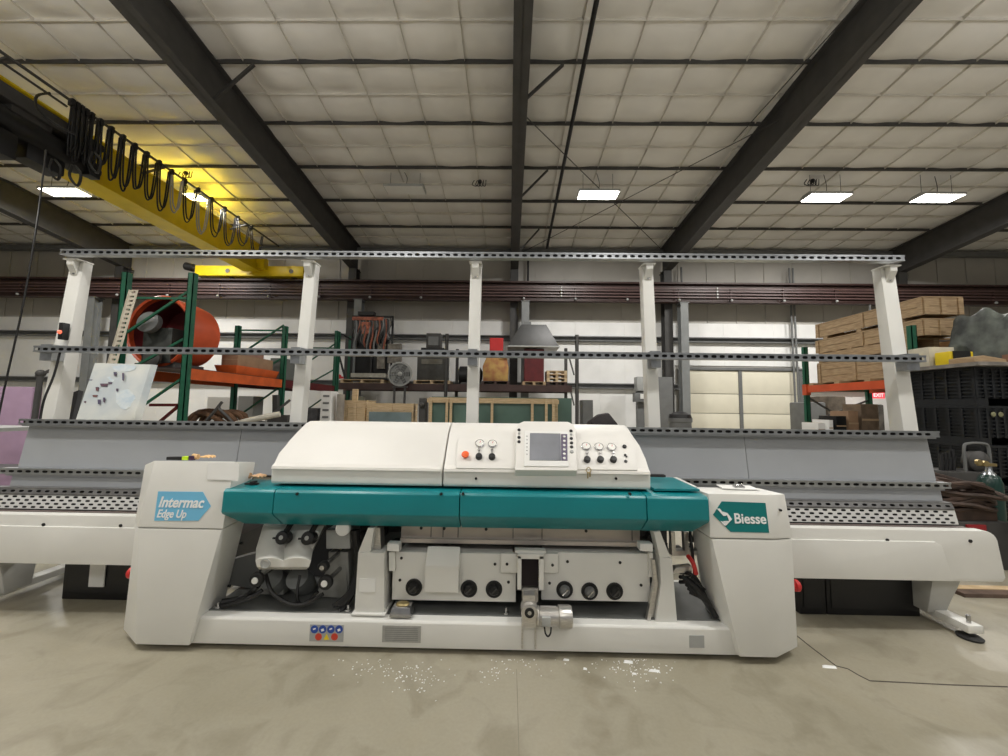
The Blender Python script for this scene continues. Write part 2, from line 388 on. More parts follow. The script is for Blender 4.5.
# ---------------------------------------------------------------- high-bay lamps
emitm = mat('lamp_diffuser', (1.0, .97, .90), .5, emit=14.0)
def lamp(x, y, z, label, on=True, up=0.0, gain=2.1):
    t = thing('high_bay_lamp', (x, y, z), label, 'lamp', 'high bay lamps')
    MB().prism_x([(y-.22, z), (y-.22, z+.06), (y-.12, z+.11), (y+.12, z+.11), (y+.22, z+.06), (y+.22, z)], x-.56, x+.56).build('housing', lightgrey, t)
    MB().box(x-.54, y-.20, z-.012, x+.54, y+.20, z).build('diffuser', emitm if on else paper, t)
    for sx in (-.42, .42):
        MB().cyl((x+sx, y, z+.11), (x+sx, y, CZ(y)-.02), .006, n=6).build('hanger_wire', darkgrey, t)
    MB().tube([(x, y, z+.1), (x+.05, y+.02, z+.35), (x-.03, y, CZ(y)-.02)], .008, n=6).build('power_cord', black, t)
    if on:
        ld = bpy.data.lights.new('lamp_light', 'AREA'); ld.shape = 'RECTANGLE'; ld.size = 1.06; ld.size_y = .4
        ld.energy = LAMP_POWER*gain; ld.color = LAMP_COLOR
        l = bpy.data.objects.new('lamp_light', ld); COL.objects.link(l); l.parent = t; l.location = (0, 0, -.03)
        if up:
            l2 = bpy.data.objects.new('ceiling_fill_light', ld.copy()); l2.data.energy = LAMP_POWER*up; COL.objects.link(l2); l2.parent = t; l2.location = (0, 0, .16); l2.rotation_euler = (math.pi, 0, 0)  # added upward fill that brightens the ceiling
    return t
lamp(-12.85, 10.3, 7.5, 'lit high bay lamp at the left, seen under the crane girder')
lamp(-9.9, 10.9, 7.72, 'lit high bay lamp shining through the crane cable loops')
lamp(2.44, 10.3, 7.5, 'lit high bay lamp right of the middle rafter')
lamp(8.8, 10.3, 7.46, 'lit high bay lamp, left one of the pair at the right')
lamp(11.86, 10.3, 7.46, 'lit high bay lamp, rightmost of all')
lamp(-3.03, 10.3, 7.62, 'unlit high bay lamp left of the middle rafter', on=False)
for x, y, w in ((-7.5, 2.2, 'over the left end of the machine'), (-3.2, 1.2, 'over the floor left of the camera'), (3.2, 1.2, 'over the floor right of the camera'), (9.5, 2.2, 'over the right end of the machine'), (-7.8, -4.5, 'in the rear row at far left'), (-3, -4.8, 'in the rear row left of centre'), (3, -4.8, 'in the rear row right of centre'), (9.5, -4.5, 'in the rear row at far right')):
    lamp(x, y, 6.1, 'added unseen lamp lighting floor and roof '+w, up=UP, gain=.95 if y > 0 else .5)  # added out-of-view lamps, hung low to brighten floor and ceiling
# small wire coils at purlins
for u, Y, w in ((480, 10.5, 'left of the middle rafter'), (812, 10.4, 'at the right beyond the upper right rafter'), (186, 10.2, 'near the yellow crane')):
    q = P(u, 171, Y); z = CZ(Y)-.07; m_ = MB()
    for k in range(4):
        m_.tube([(q.x-.16+k*.09, Y, z-.03), (q.x-.22+k*.1, Y+.02, z-.15), (q.x-.08+k*.08, Y, z-.2), (q.x-.03+k*.07, Y, z-.02)], .012, n=6)
    m_.sphere((q.x, Y, z-.07), .06)
    single('wire_coil', m_, black, 'black coil of wire under the roof '+w, 'wire', 'wire coils under the roof', smooth=True)

# ================================================================ OVERHEAD CRANE
t = thing('bridge_crane', (-9.6, 13.9, 6.24), 'yellow overhead bridge crane with black cable loops at upper left', 'crane')
gx0, gx1, gz0, gz1 = -9.9, -9.3, 6.40, 7.40
MB().box(gx0, -8, gz0, gx1, 13.6, gz0+.04).box(gx0+.08, -8, gz0+.04, gx0+.11, 13.6, gz1-.04).box(gx1-.11, -8, gz0+.04, gx1-.08, 13.6, gz1-.04).box(gx0, -8, gz1-.04, gx1, 13.6, gz1).build('girder', craneyellow, t)
MB().box(-11.85, 13.72, 6.28, -7.75, 14.08, 6.66).build('end_truck', craneyellow, t, bevel=.01)
MB().box(-10.1, 13.5, 6.5, -9.1, 13.75, 6.9).build('girder_bracket', craneyellow, t)
for x in (-10.6, -8.2):
    MB().cyl((x, 13.86, 6.36), (x, 13.98, 6.36), .13).build('wheel', darkgrey, t)
    MB().cyl((x, 13.70, 6.46), (x, 13.725, 6.46), .08).build('wheel_cover', midgrey, t)
MB().lathe((-12.32, 13.85, 6.68), (1, 0, -.25), [(0, .02), (.02, .15), (.30, .15), (.34, .10), (.5, .1)]).build('travel_motor', black, t, smooth=True)
MB().box(-9.9, 13.5, 6.98, -8.9, 13.56, 7.03).build('track_bracket', craneyellow, t)
tx = -8.72; TZ = lambda y: 7.42
MB().cyl((tx, -8, TZ(0)), (tx, 13.7, TZ(0)), .028, n=8).cyl((tx-.16, -8, TZ(0)-.06), (tx-.16, 7.0, TZ(0)-.06), .022, n=8).build('festoon_track', darkgrey, t)
for y in (3, 6, 9, 12):
    MB().bar((tx, y, TZ(y)), (gx1, y, 7.25), .04, .04).build('track_arm', darkgrey, t)
# bundled part near the hoist
yy = 6.95; k = 0
silver = mat('grey_cable_jacket', (.42, .42, .42), .35, noise=.1, scale=8)
sp = [.08, .08, .09, .10, .17, .22, .25, .27, .29, .32, .35, .39, .43, .48, .52, .56, .62, .7]
for k, d in enumerate(sp):
    w = max(.12, d*.86)
    dep = (1.12+.10*math.sin(k*2.1)) if k < 16 else .85
    m_ = MB()
    for j, off in enumerate((-.02, .025)):
        dd = dep-.06*j-random.uniform(0, .08)
        ym = yy+w/2+random.uniform(-.03, .03)
        m_.tube([(tx+off, yy+.015, TZ(yy)-.06), (tx+off*1.3, yy+w*.12, TZ(yy)-dd*.55), (tx+off*1.2, yy+w*.25, TZ(yy)-dd*.88), (tx+off, ym, TZ(yy)-dd), (tx+off*1.2, yy+w*.75, TZ(yy)-dd*.88), (tx+off*1.3, yy+w*.88, TZ(yy)-dd*.55), (tx+off, yy+w-.015, TZ(yy)-.06)], .017, n=6, smooth=4)
    m_.build('cable_loop', silver if k in (11, 13) else black, t, smooth=True, label='grey jacketed loop among the black ones' if k in (11, 13) else None)
    MB().box(tx-.05, yy-.03, TZ(yy)-.09, tx+.05, yy+.03, TZ(yy)+.05).build('cable_trolley', black, t)
    yy += d
# long thin suspended lead loop at the trolley
MB().tube([P(50, 93, 5.6), P(37, 96, 5.6), P(37, 108, 5.6), P(50, 120, 5.7), P(66, 130, 5.8), P(75, 134, 5.9)], .018, n=6).build('lead_cable', black, t, smooth=True)
# hoist trolley hanging on the girder's near side
hx = -9.0
HY = 1.3
h = MB().box(-9.25, 4.6+HY, 6.75, -8.8, 6.3+HY, 7.0).box(-9.2, 4.9+HY, 6.45, -8.85, 5.5+HY, 6.75).box(-9.29, 4.4+HY, 6.95, -8.95, 6.5+HY, 7.1)
h.build('hoist_frame', darkgrey, t, bevel=.02)
MB().cyl((-9.02, 4.2+HY, 6.45), (-9.02, 6.1+HY, 6.45), .24, n=20).build('hoist_drum', black, t, smooth=True)
MB().lathe((-9.02, 6.1+HY, 6.45), (0, 1, 0), [(0, .2), (.2, .2), (.24, .14), (.35, .12)]).build('hoist_motor', darkgrey, t, smooth=True)
MB().box(-9.1, 4.5+HY, 5.75, -8.8, 5.0+HY, 6.2).build('control_box', black, t, bevel=.015)
MB().box(-9.25, 5.2+HY, 5.95, -8.9, 5.8+HY, 6.25).build('hook_block', black, t, bevel=.03)
m_ = MB()
for q in ((95, 165), (55, 172), (75, 178)):
    a = P(q[0], q[1]-12, 6.2); m_.tube([a, a+Vector((.12, 0, -.15)), a+Vector((.02, .05, -.33)), a+Vector((-.14, .05, -.15)), a+Vector((-.05, 0, .02))], .02, n=6)
m_.build('loose_cable', black, t, smooth=True)
MB().box(-8.95, 7.4, 6.2, -8.75, 7.6, 6.5).build('junction_box', black, t, bevel=.01)
# hanging pendant cable far left
single('hanging_cable', MB().tube([P(46, 150, 5.4), P(38, 215, 5.15), P(24, 300, 5.1), P(4, 390, 5.05), P(-4, 430, 5.0)], .011, n=8), black, 'thin black cable hanging down at the far left edge', 'cable', smooth=True)

# ================================================================ EDGING MACHINE
M = thing('glass_edging_machine', (-.3, 2.7, 0), 'long white and teal glass edging machine with perforated rails', 'machine')
FY = 2.40
# base beam with tray
MB().prism_x([(FY+.012, .035), (3.05, .035), (3.05, .19), (2.56, .19), (FY+.022, .19), (FY+.012, .178)], -1.97, 1.42).build('base_beam', white, M, bevel=.004)
MB().box(-1.9, 2.485, .19, 1.35, 3.0, .197).build('drip_tray', mat('tray_grey', (.17, .175, .17), .35, .3, noise=.15, scale=6), M)
for x in (-1.79, -1.0, .02, 1.28):
    f = MB().lathe((x, 2.52, 0), (0, 0, 1), [(0, .055), (.010, .06), (.018, .05), (.022, .015)]).build('levelling_foot', rubber, M, smooth=True)
    MB().cyl((x, 2.52, .02), (x, 2.52, .045), .012).build('foot_bolt', steel, f)
# towers
def ring(pts, z, dy=0): return [(x, y+dy, z) for x, y in pts]
lt = MB().loft([
    [(-2.44, 2.50, .055), (-2.24, 2.38, .04), (-1.915, 2.38, .04), (-1.915, 2.63, .055), (-2.44, 2.63, .055)],
    [(-2.39, 2.47, .725), (-2.275, 2.37, .725), (-1.755, 2.37, .725), (-1.79, 2.63, .725), (-2.39, 2.63, .725)]])
lt = lt.build('left_tower', white, M, bevel=.006)
lc = MB().loft([
    [(-2.395, 2.47, .732), (-2.28, 2.37, .732), (-1.75, 2.37, .732), (-1.785, 2.63, .732), (-2.395, 2.63, .732)],
    [(-2.40, 2.51, 1.09), (-2.255, 2.42, 1.132), (-1.735, 2.42, 1.132), (-1.745, 2.63, 1.10), (-2.40, 2.63, 1.07)]]).build('left_tower_cap', white, M, bevel=.005)
rt = MB().loft([
    [(1.385, 2.38, .045), (1.60, 2.38, .045), (1.79, 2.47, .055), (1.79, 2.63, .055), (1.33, 2.63, .055)],
    [(1.233, 2.37, .722), (1.62, 2.37, .722), (1.735, 2.40, .722), (1.735, 2.63, .722), (1.233, 2.63, .722)]]).build('right_tower', white, M, bevel=.006)
rc = MB().loft([
    [(1.225, 2.37, .73), (1.62, 2.37, .73), (1.738, 2.40, .73), (1.738, 2.63, .73), (1.225, 2.63, .73)],
    [(1.235, 2.40, .985), (1.62, 2.40, .985), (1.715, 2.42, .985), (1.70, 2.65, .975), (1.235, 2.65, .975)]]).build('right_tower_cap', white, M, bevel=.005)
MB().cyl((1.665, 2.385, .895), (1.665, 2.41, .895), .007).build('lock_screw', black, rc)
for z, x in ((.56, -1.795), (.28, -1.86)):
    MB().cyl((x-.01, 2.62, z), (x+.004, 2.62, z), .01).build('bolt', black, lt)
for z, x in ((.5, 1.27), (.27, 1.32)):
    MB().cyl((x+.02, 2.5, z), (x-.0, 2.5, z), .01).build('bolt', black, rt)
# name label, left: arrow shaped
fy = 2.375-.004
def facey(z): return 2.37+(.03*(z-.73)/.255 if RIGHT else .05*(z-.732)/.388)-.003
RIGHT = False
def pz(u, v):
    q = P(u, v, 2.378); return q.x, q.z
pts = [pz(155.6, 492), pz(200.6, 492.5), pz(210, 506.5), pz(199, 520.5), pz(155, 520.5)]
lab = MB().loft([[(x, facey(z), z) for x, z in pts], [(x, facey(z)+.002, z) for x, z in pts]]).build('name_label', lightblue, lc, label='light blue arrow shaped name label')
zd = Vector((0, .05, .388))
def ptxt(u, v, dy=.002):
    x, z = pz(u, v); return (x, facey(z)-dy, z)
text_mesh('label_lettering', 'Intermac', .088, lblwhite, ptxt(157.5, 507), (1, 0, 0), zd, lc, shear=.18, bold=.0022, width=pz(203, 500)[0]-pz(158, 500)[0])
text_mesh('label_lettering', 'Edge Up', .066, lblwhite, ptxt(157, 517), (1, 0, 0), zd, lc, shear=.18, bold=.0013, width=pz(186, 500)[0]-pz(157, 500)[0])
# name label, right: cut plate with link mark
RIGHT = True; zd = Vector((0, .03, .255))
pts = [pz(713.5, 515), pz(723, 502), pz(767, 503.5), pz(768.5, 532.5), pz(730, 531.5)]
MB().loft([[(x, facey(z), z) for x, z in pts], [(x, facey(z)+.002, z) for x, z in pts]]).build('name_label', tealabel, rc, label='teal name label with white mark')
text_mesh('label_lettering', 'Biesse', .082, lblwhite, ptxt(734, 523), (1, 0, 0), zd, rc, bold=.0016, width=pz(766, 515)[0]-pz(734.5, 515)[0])
def poly_on_face(pl): 
    q = [pz(*a) for a in pl]
    return MB().loft([[(x, facey(z)-.004, z) for x, z in q], [(x, facey(z)-.001, z) for x, z in q]])
lm = MB()
def mk(*pp_): return [(705+x/14.4, 495+y/14.4) for x, y in pp_]
for pl in (mk((180, 200), (222, 200), (250, 240), (232, 262)), mk((250, 240), (232, 262), (268, 302), (300, 300), (335, 270), (322, 258)),
           mk((322, 258), (335, 270), (388, 348), (345, 368), (318, 290)), mk((388, 348), (345, 372), (262, 376), (290, 440)),
           mk((218, 372), (262, 384), (300, 384), (290, 440), (268, 432))):
    m_ = poly_on_face(pl); lm.add(m_.v, m_.f)
lm.build('label_mark', lblwhite, rc)
# teal front beam, four covers
prof = [(2.48, .732), (2.372, .820), (2.362, .834), (2.370, .955), (2.384, .970), (2.62, .985), (2.62, .74)]
segs = [(222, 272.5), (273.5, 459), (460, 646.5), (647.5, 709)]
for i, (a, b) in enumerate(segs):
    xa, xb = P(a, 505, 2.365).x, P(b, 505, 2.365).x
    if i == 0:
        rings = [[(xa+(.07 if z < .8 else 0)+(.0), y, z) for y, z in prof], [(xb, y, z) for y, z in prof]]
    elif i == 3:
        rings = [[(xa, y, z) for y, z in prof], [(xb-(.05 if z < .8 else 0), y, z) for y, z in prof]]
    else: rings = [[(xa, y, z) for y, z in prof], [(xb, y, z) for y, z in prof]]
    c = MB().loft(rings).build('front_cover', teal, M, bevel=.003)
    sx = {0: [], 1: [297, 441], 2: [463, 630], 3: []}[i]
    for u in sx:
        q = P(u, 494, 2.365)
        MB().cyl((q.x, 2.362, q.z), (q.x, 2.375, q.z), .009).build('cover_screw', black, c)
MB().box(-1.5, 2.5, .984, .9, 2.7, .994).build('brush_seal', black, M)
MB().prism_x([(2.46, .985), (2.46, .998), (2.85, 1.002), (2.85, .985)], P(652, 487, 2.5).x, P(676, 480, 2.8).x).build('top_cover_plate', teal, M)
MB().prism_x([(2.55, .985), (2.55, .9965), (2.85, 1.004), (2.85, .985)], P(676, 480, 2.8).x+.002, 1.24).build('top_cover_plate', white, M)
# hood: convex profile, three covers
def hoodprof(k=1.0):
    return [(2.46, .992), (2.452, 1.005), (2.452, 1.095), (2.475, 1.118), (2.53, 1.175), (2.60, 1.255), (2.67, 1.325), (2.74, 1.365), (2.80, 1.379), (2.99, 1.374), (2.99, .992)]
hs = [(P(272, 475, 2.46).x, P(442, 475, 2.46).x), (P(443.5, 475, 2.46).x, P(650, 478, 2.46).x)]
for i, (a, b) in enumerate(hs):
    pr = hoodprof()
    A = [(a+(.05 if (i == 0 and z > 1.3) else 0)+(.02 if (i == 0 and 1.2 < z <= 1.3) else 0), y, z) for y, z in pr]
    B = [(b-(.05 if (i == 1 and z > 1.3) else 0)-(.015 if (i == 1 and 1.2 < z <= 1.3) else 0), y, z) for y, z in pr]
    hd = MB().loft([A, B]).build('hood', cream, M, bevel=.006)
    # bottom lip
    MB().prism_x([(2.440, 1.088), (2.445, 1.104), (2.475, 1.12), (2.46, 1.09)], a+.004, b-.004).build('hood_lip', cream, hd)
    if i == 1:
        for u in (476, 616):
            q = P(u, 478.5, 2.45); MB().cyl((q.x, 2.445, q.z), (q.x, 2.46, q.z), .008).build('cover_screw', black, hd)
ctrl = hd
# sloped control fascia on the hood's right cover
n0 = Vector((0, 2.478, 1.128)); n1 = Vector((0, 2.63, 1.30)); sd = (n1-n0).normalized(); nn = Vector((0, -sd.z, sd.y))
def on(u, lift=0.0, v=None, t=None):
    "point on the sloping fascia plane seen at (u, v)"
    d = RM @ Vector(((u-504)/F, -(v-378)/F, -1.0)); o = Vector((0, 0, H)); p0 = n0+nn*(.012+lift)
    k = (p0-o).dot(nn)/d.dot(nn); return o+d*k
def plate(uv, lift, th, name, m, parent, bevel=0.0, label=None):
    top = [on(u, lift, v) for u, v in uv]; bot = [q-nn*th for q in top]
    return MB().loft([bot, top]).build(name, m, parent, bevel, label=label)
fas = plate([(456, 468), (458, 438.5), (632, 441), (636, 446), (637.5, 470)], .003, .03, 'control_fascia', cream, ctrl, .003)
# raised screen pod
pod = plate([(515, 470), (516, 428), (519, 423), (524, 421), (568, 421.5), (573, 424), (576, 429), (577.5, 470.5)], .035, .09, 'screen_housing', cream, M, .008)
plate([(524, 466), (524.5, 431), (568.5, 431.5), (568.5, 466.5)], .042, .012, 'screen_bezel', whiteplastic, pod, .003)
plate([(529.5, 460), (530, 433), (560.5, 433.5), (561, 460.5)], .0445, .004, 'screen', mat('screen_glass', (.22, .23, .26), .12, coat=.5, noise=.3, scale=2), pod)
plate([(561.3, 460.5), (561, 434), (567.3, 434), (567.6, 460.5)], .0445, .004, 'key_strip', mat('key_strip_purple_grey', (.12, .10, .16), .4, noise=.05, scale=9), pod)
def button(u, v, r, m, lift, parent, name='button', h=.008):
    q = on(u, lift, v); MB().lathe(q-nn*.004, nn, [(0, r), (h, r), (h+.002, r*.8)], 14).build(name, m, parent, smooth=True)
for k in range(6): button(564.3, 436.5+k*4.3, .009, whiteplastic, .0455, pod, 'screen_key', .004)
for k in range(6): button(527, 436+k*3.6, .004, midgrey, .044, pod, 'indicator_dot', .002)
for u, v in ((519, 430), (519, 437.5), (519, 441.8), (571, 431), (571.3, 438.5), (571.5, 443), (571.6, 447)): button(u, v, .011, black, .036, pod)
button(571.8, 451.8, .012, lightgrey, .036, pod)
for u, v in ((519, 433.5), (571, 434.5)): button(u, v, .008, lightgrey, .036, pod)
def gauge(u, v):
    q = on(u, .006, v)
    g_ = MB().lathe(q-nn*.004, nn, [(0, .030), (.012, .030), (.014, .026), (.012, .024)], 20).build('pressure_gauge', steel, ctrl, smooth=True)
    MB().lathe(q+nn*.007, nn, [(0, .0245), (.003, .0245)], 20).build('gauge_face', gaugeface, g_)
    xd = Vector((1, 0, 0)); MB().bar(q+nn*.0115, q+nn*.0115+(xd*.4+sd).normalized()*.016, .003, .001, nn).build('gauge_needle', red, g_)
for u, v in ((479.8, 443.7), (492.4, 444), (586, 446.5), (598.8, 447), (611.5, 447.5)):
    gauge(u, v)
for u, v in ((479, 457), (492, 457.3), (587, 460), (600.3, 460), (613.3, 460)):
    q = on(u, .006, v); q2 = on(u, .006, v-7)
    k_ = MB().lathe(q-nn*.003, nn, [(0, .022), (.02, .021), (.024, .017), (.025, .001)], 16).build('regulator_knob', black, ctrl, smooth=True)
    MB().cyl(q2-nn*.004, q2+nn*.01, .009).bar(q2+nn*.002, q+nn*.002, .008, .006, nn).build('regulator_stem', steel, k_)
q = on(465.5, .006, 456); MB().lathe(q-nn*.003, nn, [(0, .014), (.014, .014), (.016, .024), (.026, .024), (.03, .018)], 18).build('emergency_stop', orangebtn, ctrl, smooth=True, label='orange mushroom button')
for u, v, s_ in ((624.5, 446.5, .014), (625.3, 455, .008), (625.8, 461.3, .010), (626.5, 456.5, .006)): button(u, v, s_, black, .006, ctrl)
# keys hanging below the regulator
kq = on(588.5, .02, 467); single('key_ring', MB().tube([kq, kq+Vector((.015, -.004, -.018)), kq+Vector((0, -.008, -.035)), kq+Vector((-.016, -.004, -.018)), kq], .003, n=6).box(kq.x-.01, kq.y-.008, kq.z-.07, kq.x-.002, kq.y-.005, kq.z-.03).box(kq.x+.003, kq.y-.008, kq.z-.06, kq.x+.012, kq.y-.005, kq.z-.03), brass, 'small key ring hanging in the lock under the middle gauges', 'keys')

# carriage plates under the teal beam
platem = mat('pinkish_machined_plate', (.60, .53, .48), .35, .25, noise=.06, scale=6)
cp = MB().box(P(401, 535, 2.62).x, 2.62, .60, P(640, 535, 2.62).x, 2.7, .74).build('slide_plate', platem, M, bevel=.004)
MB().box(P(401, 535, 2.6).x, 2.585, .595, P(640, 535, 2.6).x, 2.63, .62).build('slide_rail', platem, cp)
for u in (421, 444, 486, 586):
    q = P(u, 536, 2.62); MB().cyl((q.x, 2.615, .68), (q.x, 2.63, .68), .010).build('bolt', black, cp)
jm = MB()
for u in (431, 443, 458, 513, 542, 632): 
    q = P(u, 536, 2.62); jm.box(q.x-.002, 2.617, .622, q.x+.002, 2.625, .735)
jm.build('plate_joint', black, cp)
# interior castings behind
castm = mat('interior_casting_grey', (.30, .30, .28), .5, noise=.2, scale=5)
MB().box(-.95, 2.78, .208, .95, 2.98, .6).build('inner_body', castm, M, bevel=.01)
MB().box(-1.75, 2.95, .208, 1.2, 3.0, 1.0).build('dark_void_panel', mat('void_shade_black', (.035, .035, .035), .6, noise=.2, scale=5), M)  # near-black colour stands in for the shaded void inside
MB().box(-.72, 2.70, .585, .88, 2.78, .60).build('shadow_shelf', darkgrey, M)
# knob panels
def knob_panel(u0, u1, name, knobs, screws, dark):
    a = P(u0, 575, 2.52).x; b = P(u1, 575, 2.52).x
    z0, z1 = P((u0+u1)/2, 601, 2.52).z, P((u0+u1)/2, 553, 2.52).z
    p_ = MB().box(a, 2.52, z0, b, 2.56, z1).box(a+.02, 2.56, z0+.02, b-.02, 2.74, z1-.02).build('knob_panel', white, M, bevel=.004)
    for u, v, st in knobs:
        q = P(u, v, 2.52)
        kn = MB().lathe((q.x, 2.525, q.z), (0, -1, 0), [(0, .053), (.012, .053), (.016, .049), (.014, .046)], 24).build('hand_knob', rubber, p_, smooth=True)
        MB().lathe((q.x, 2.515, q.z), (0, -1, 0), [(0, .034), (.018, .032), (.03, .022), (.032, .002)], 18).build('knob_hub', black if not st else midgrey, kn, smooth=True)
        MB().bar((q.x-.018, 2.482, q.z-.018), (q.x+.018, 2.482, q.z+.018), .008, .01, (0, 1, 0)).build('knob_grip', steel if st else darkgrey, kn)
    for u, v in screws:
        q = P(u, v, 2.52); MB().cyl((q.x, 2.516, q.z), (q.x, 2.525, q.z), .009).build('panel_screw', black, p_)
    return p_
p1 = knob_panel(392.5, 516, 'a', [(414, 587, 0), (469, 588.5, 0), (494, 589, 0)], [(401.5, 558), (400, 580), (495, 564), (508.5, 582)], 0)
p2 = knob_panel(541.5, 650, 'b', [(564.5, 589.5, 1), (589.5, 591, 1), (614.5, 591, 0)], [(552.5, 565), (567.5, 561.5), (620, 562.5), (549.5, 583), (641, 585)], 0)
# boxy cover on the left panel
a, b = P(425.5, 580, 2.48).x, P(459, 580, 2.48).x
MB().prism_x([(2.52, .31), (2.46, .34), (2.455, .50), (2.48, .54), (2.52, .60)], a, b).build('belt_cover', white, p1, bevel=.006)
# brackets
for u0, u1 in ((501, 518), (543, 558)):
    q0, q1 = P(u0, 560, 2.5), P(u1, 560, 2.5)
    MB().box(q0.x, 2.49, P(u0, 572, 2.5).z, q1.x, 2.52, P(u0, 553, 2.5).z).build('mounting_plate', white, M, bevel=.003)
for u, v in ((507, 564), (552.5, 565)):
    q = P(u, v, 2.49); MB().cyl((q.x, 2.486, q.z), (q.x, 2.495, q.z), .009).build('bolt', black, M)
MB().box(P(515,555,2.46).x, 2.47, .585, P(546,555,2.46).x, 2.52, .60).build('bracket_lip', white, M)
# central column with bellows and gearmotor
a, b = P(517.5, 570, 2.46).x, P(543.5, 570, 2.46).x
ax, bx = P(521.5, 570, 2.45).x, P(539, 570, 2.45).x
cc = MB().box(a, 2.45, .37, ax, 2.52, .575).box(bx, 2.45, .37, b, 2.52, .575).box(a, 2.45, .555, b, 2.52, .585).build('lift_column', white, M, bevel=.003)
bl = MB()
for k in range(11): bl.prism_x([(2.49, .38+k*.016), (2.465, .388+k*.016), (2.49, .396+k*.016)], ax+.002, bx-.002)
bl.build('bellows', mat('bellows_brown_black', (.055, .042, .042), .6, noise=.1, scale=9), cc)
cx_ = (ax+bx)/2
gm = MB().box(ax+.005, 2.44, .30, bx-.005, 2.52, .375).build('gearbox_bracket', mat('cast_bracket', (.35, .33, .30), .4, .5, noise=.3, scale=15), M, bevel=.004)
q = P(529.5, 613, 2.345)
gb = MB().lathe((q.x, 2.345, q.z), (0, 1, 0), [(0, .034), (.004, .046), (.02, .050), (.08, .052), (.12, .04)], 22).loft([[(q.x-.030, 2.352, q.z-.085), (q.x+.030, 2.352, q.z-.085), (q.x+.040, 2.43, q.z-.085), (q.x-.040, 2.43, q.z-.085)], [(q.x-.050, 2.357, q.z-.005), (q.x+.050, 2.357, q.z-.005), (q.x+.050, 2.43, q.z-.005), (q.x-.050, 2.43, q.z-.005)]]).box(q.x-.035, 2.375, q.z, q.x+.035, 2.44, q.z+.085).build('gearbox', alu, M, smooth=True)
gs_ = MB().lathe((q.x, 2.3445, q.z+.002), (0, -1, 0), [(0, .029), (.006, .029), (.006, .018), (.003, .018)], 18).build('gearbox_seal', black, gb, smooth=True)
MB().lathe((q.x, 2.342, q.z+.002), (0, -1, 0), [(0, .012), (.004, .012), (.0045, .006)], 14).build('gearbox_shaft', steel, gb, smooth=True)
mt = MB().lathe((q.x+.045, 2.40, q.z-.045), (1, 0, 0), [(0, .052), (.012, .058), (.02, .050), (.13, .052), (.135, .064), (.20, .064), (.212, .058), (.217, .03)], 24).build('gear_motor', alu, M, smooth=True)
fn = MB()
for k in range(12):
    an = 2*math.pi*k/12
    c_ = Vector((0, math.cos(an), math.sin(an)))*.050
    fn.bar(Vector((q.x+.07, 2.40, q.z-.045))+c_, Vector((q.x+.168, 2.40, q.z-.045))+c_, .004, .008, c_)
fn.build('cooling_fins', alu, mt)
MB().box(q.x+.075, 2.335, q.z-.07, q.x+.125, 2.36, q.z-.02).build('terminal_box', lightgrey, mt, bevel=.004)
MB().tube([(q.x+.09, 2.36, q.z-.085), (q.x+.095, 2.35, q.z-.115), (q.x+.11, 2.345, q.z-.13), (q.x+.125, 2.35, q.z-.115), (q.x+.13, 2.36, q.z-.085)], .005, n=6).build('motor_cable', black, mt, smooth=True)
for sx in (-.04, .04):
    MB().box(q.x+sx-.005, 2.395, .055, q.x+sx+.005, 2.425, q.z-.06).build('motor_strut', alu, gb)
# pedestals left and right
def quad_prism(uvs, Y0, Y1):
    pts = [P(u, v, Y0) for u, v in uvs]
    return MB().prism_y([(q.x, q.z) for q in pts], Y0, Y1)
lp_ = quad_prism([(354, 616), (358, 553), (384, 553), (384, 616)], 2.46, 2.6).box(P(351, 612, 2.44).x, 2.44, .2, P(385, 612, 2.44).x, 2.62, .212).build('left_pedestal', white, M, bevel=.004)
quad_prism([(359, 592), (359.5, 578.5), (375.5, 579), (375, 592)], 2.456, 2.459).build('pedestal_sticker', paper, lp_)
up_ = quad_prism([(358, 553), (368, 528), (374, 528), (370, 553)], 2.47, 2.6)
up_.build('pedestal_arm', white, lp_)
quad_prism([(371, 553), (372, 528), (380, 528), (381, 553)], 2.52, 2.6).build('pedestal_screw', alu, lp_)
rp_ = quad_prism([(656, 624), (661, 583), (660, 558), (672, 558), (674, 582), (677.5, 625)], 2.46, 2.6).build('right_pedestal', white, M, bevel=.004)
quad_prism([(660, 558), (654, 532), (660, 531), (670, 557)], 2.46, 2.54).build('pedestal_arm', white, rp_)
quad_prism([(650, 624), (658, 585), (655, 560), (652, 560), (654, 583), (647, 620)], 2.47, 2.5).build('guide_rod', alu, rp_)
quad_prism([(654, 624), (661, 585), (659, 575), (657, 585), (650, 624)], 2.5, 2.56).build('guide_rod', alu, rp_)
for u0, u1 in ((387, 399), (640, 653)):
    quad_prism([(u0, 551), (u0, 543.5), (u1, 544), (u1, 552)], 2.47, 2.53).build('slide_block', whiteplastic, M, bevel=.004)
quad_prism([(389, 571), (389, 552), (395, 552), (395, 571)], 2.5, 2.56).build('slide_bracket', white, M)
quad_prism([(649, 577), (649, 553), (653, 553), (653, 577)], 2.5, 2.56).build('slide_bracket', white, M)
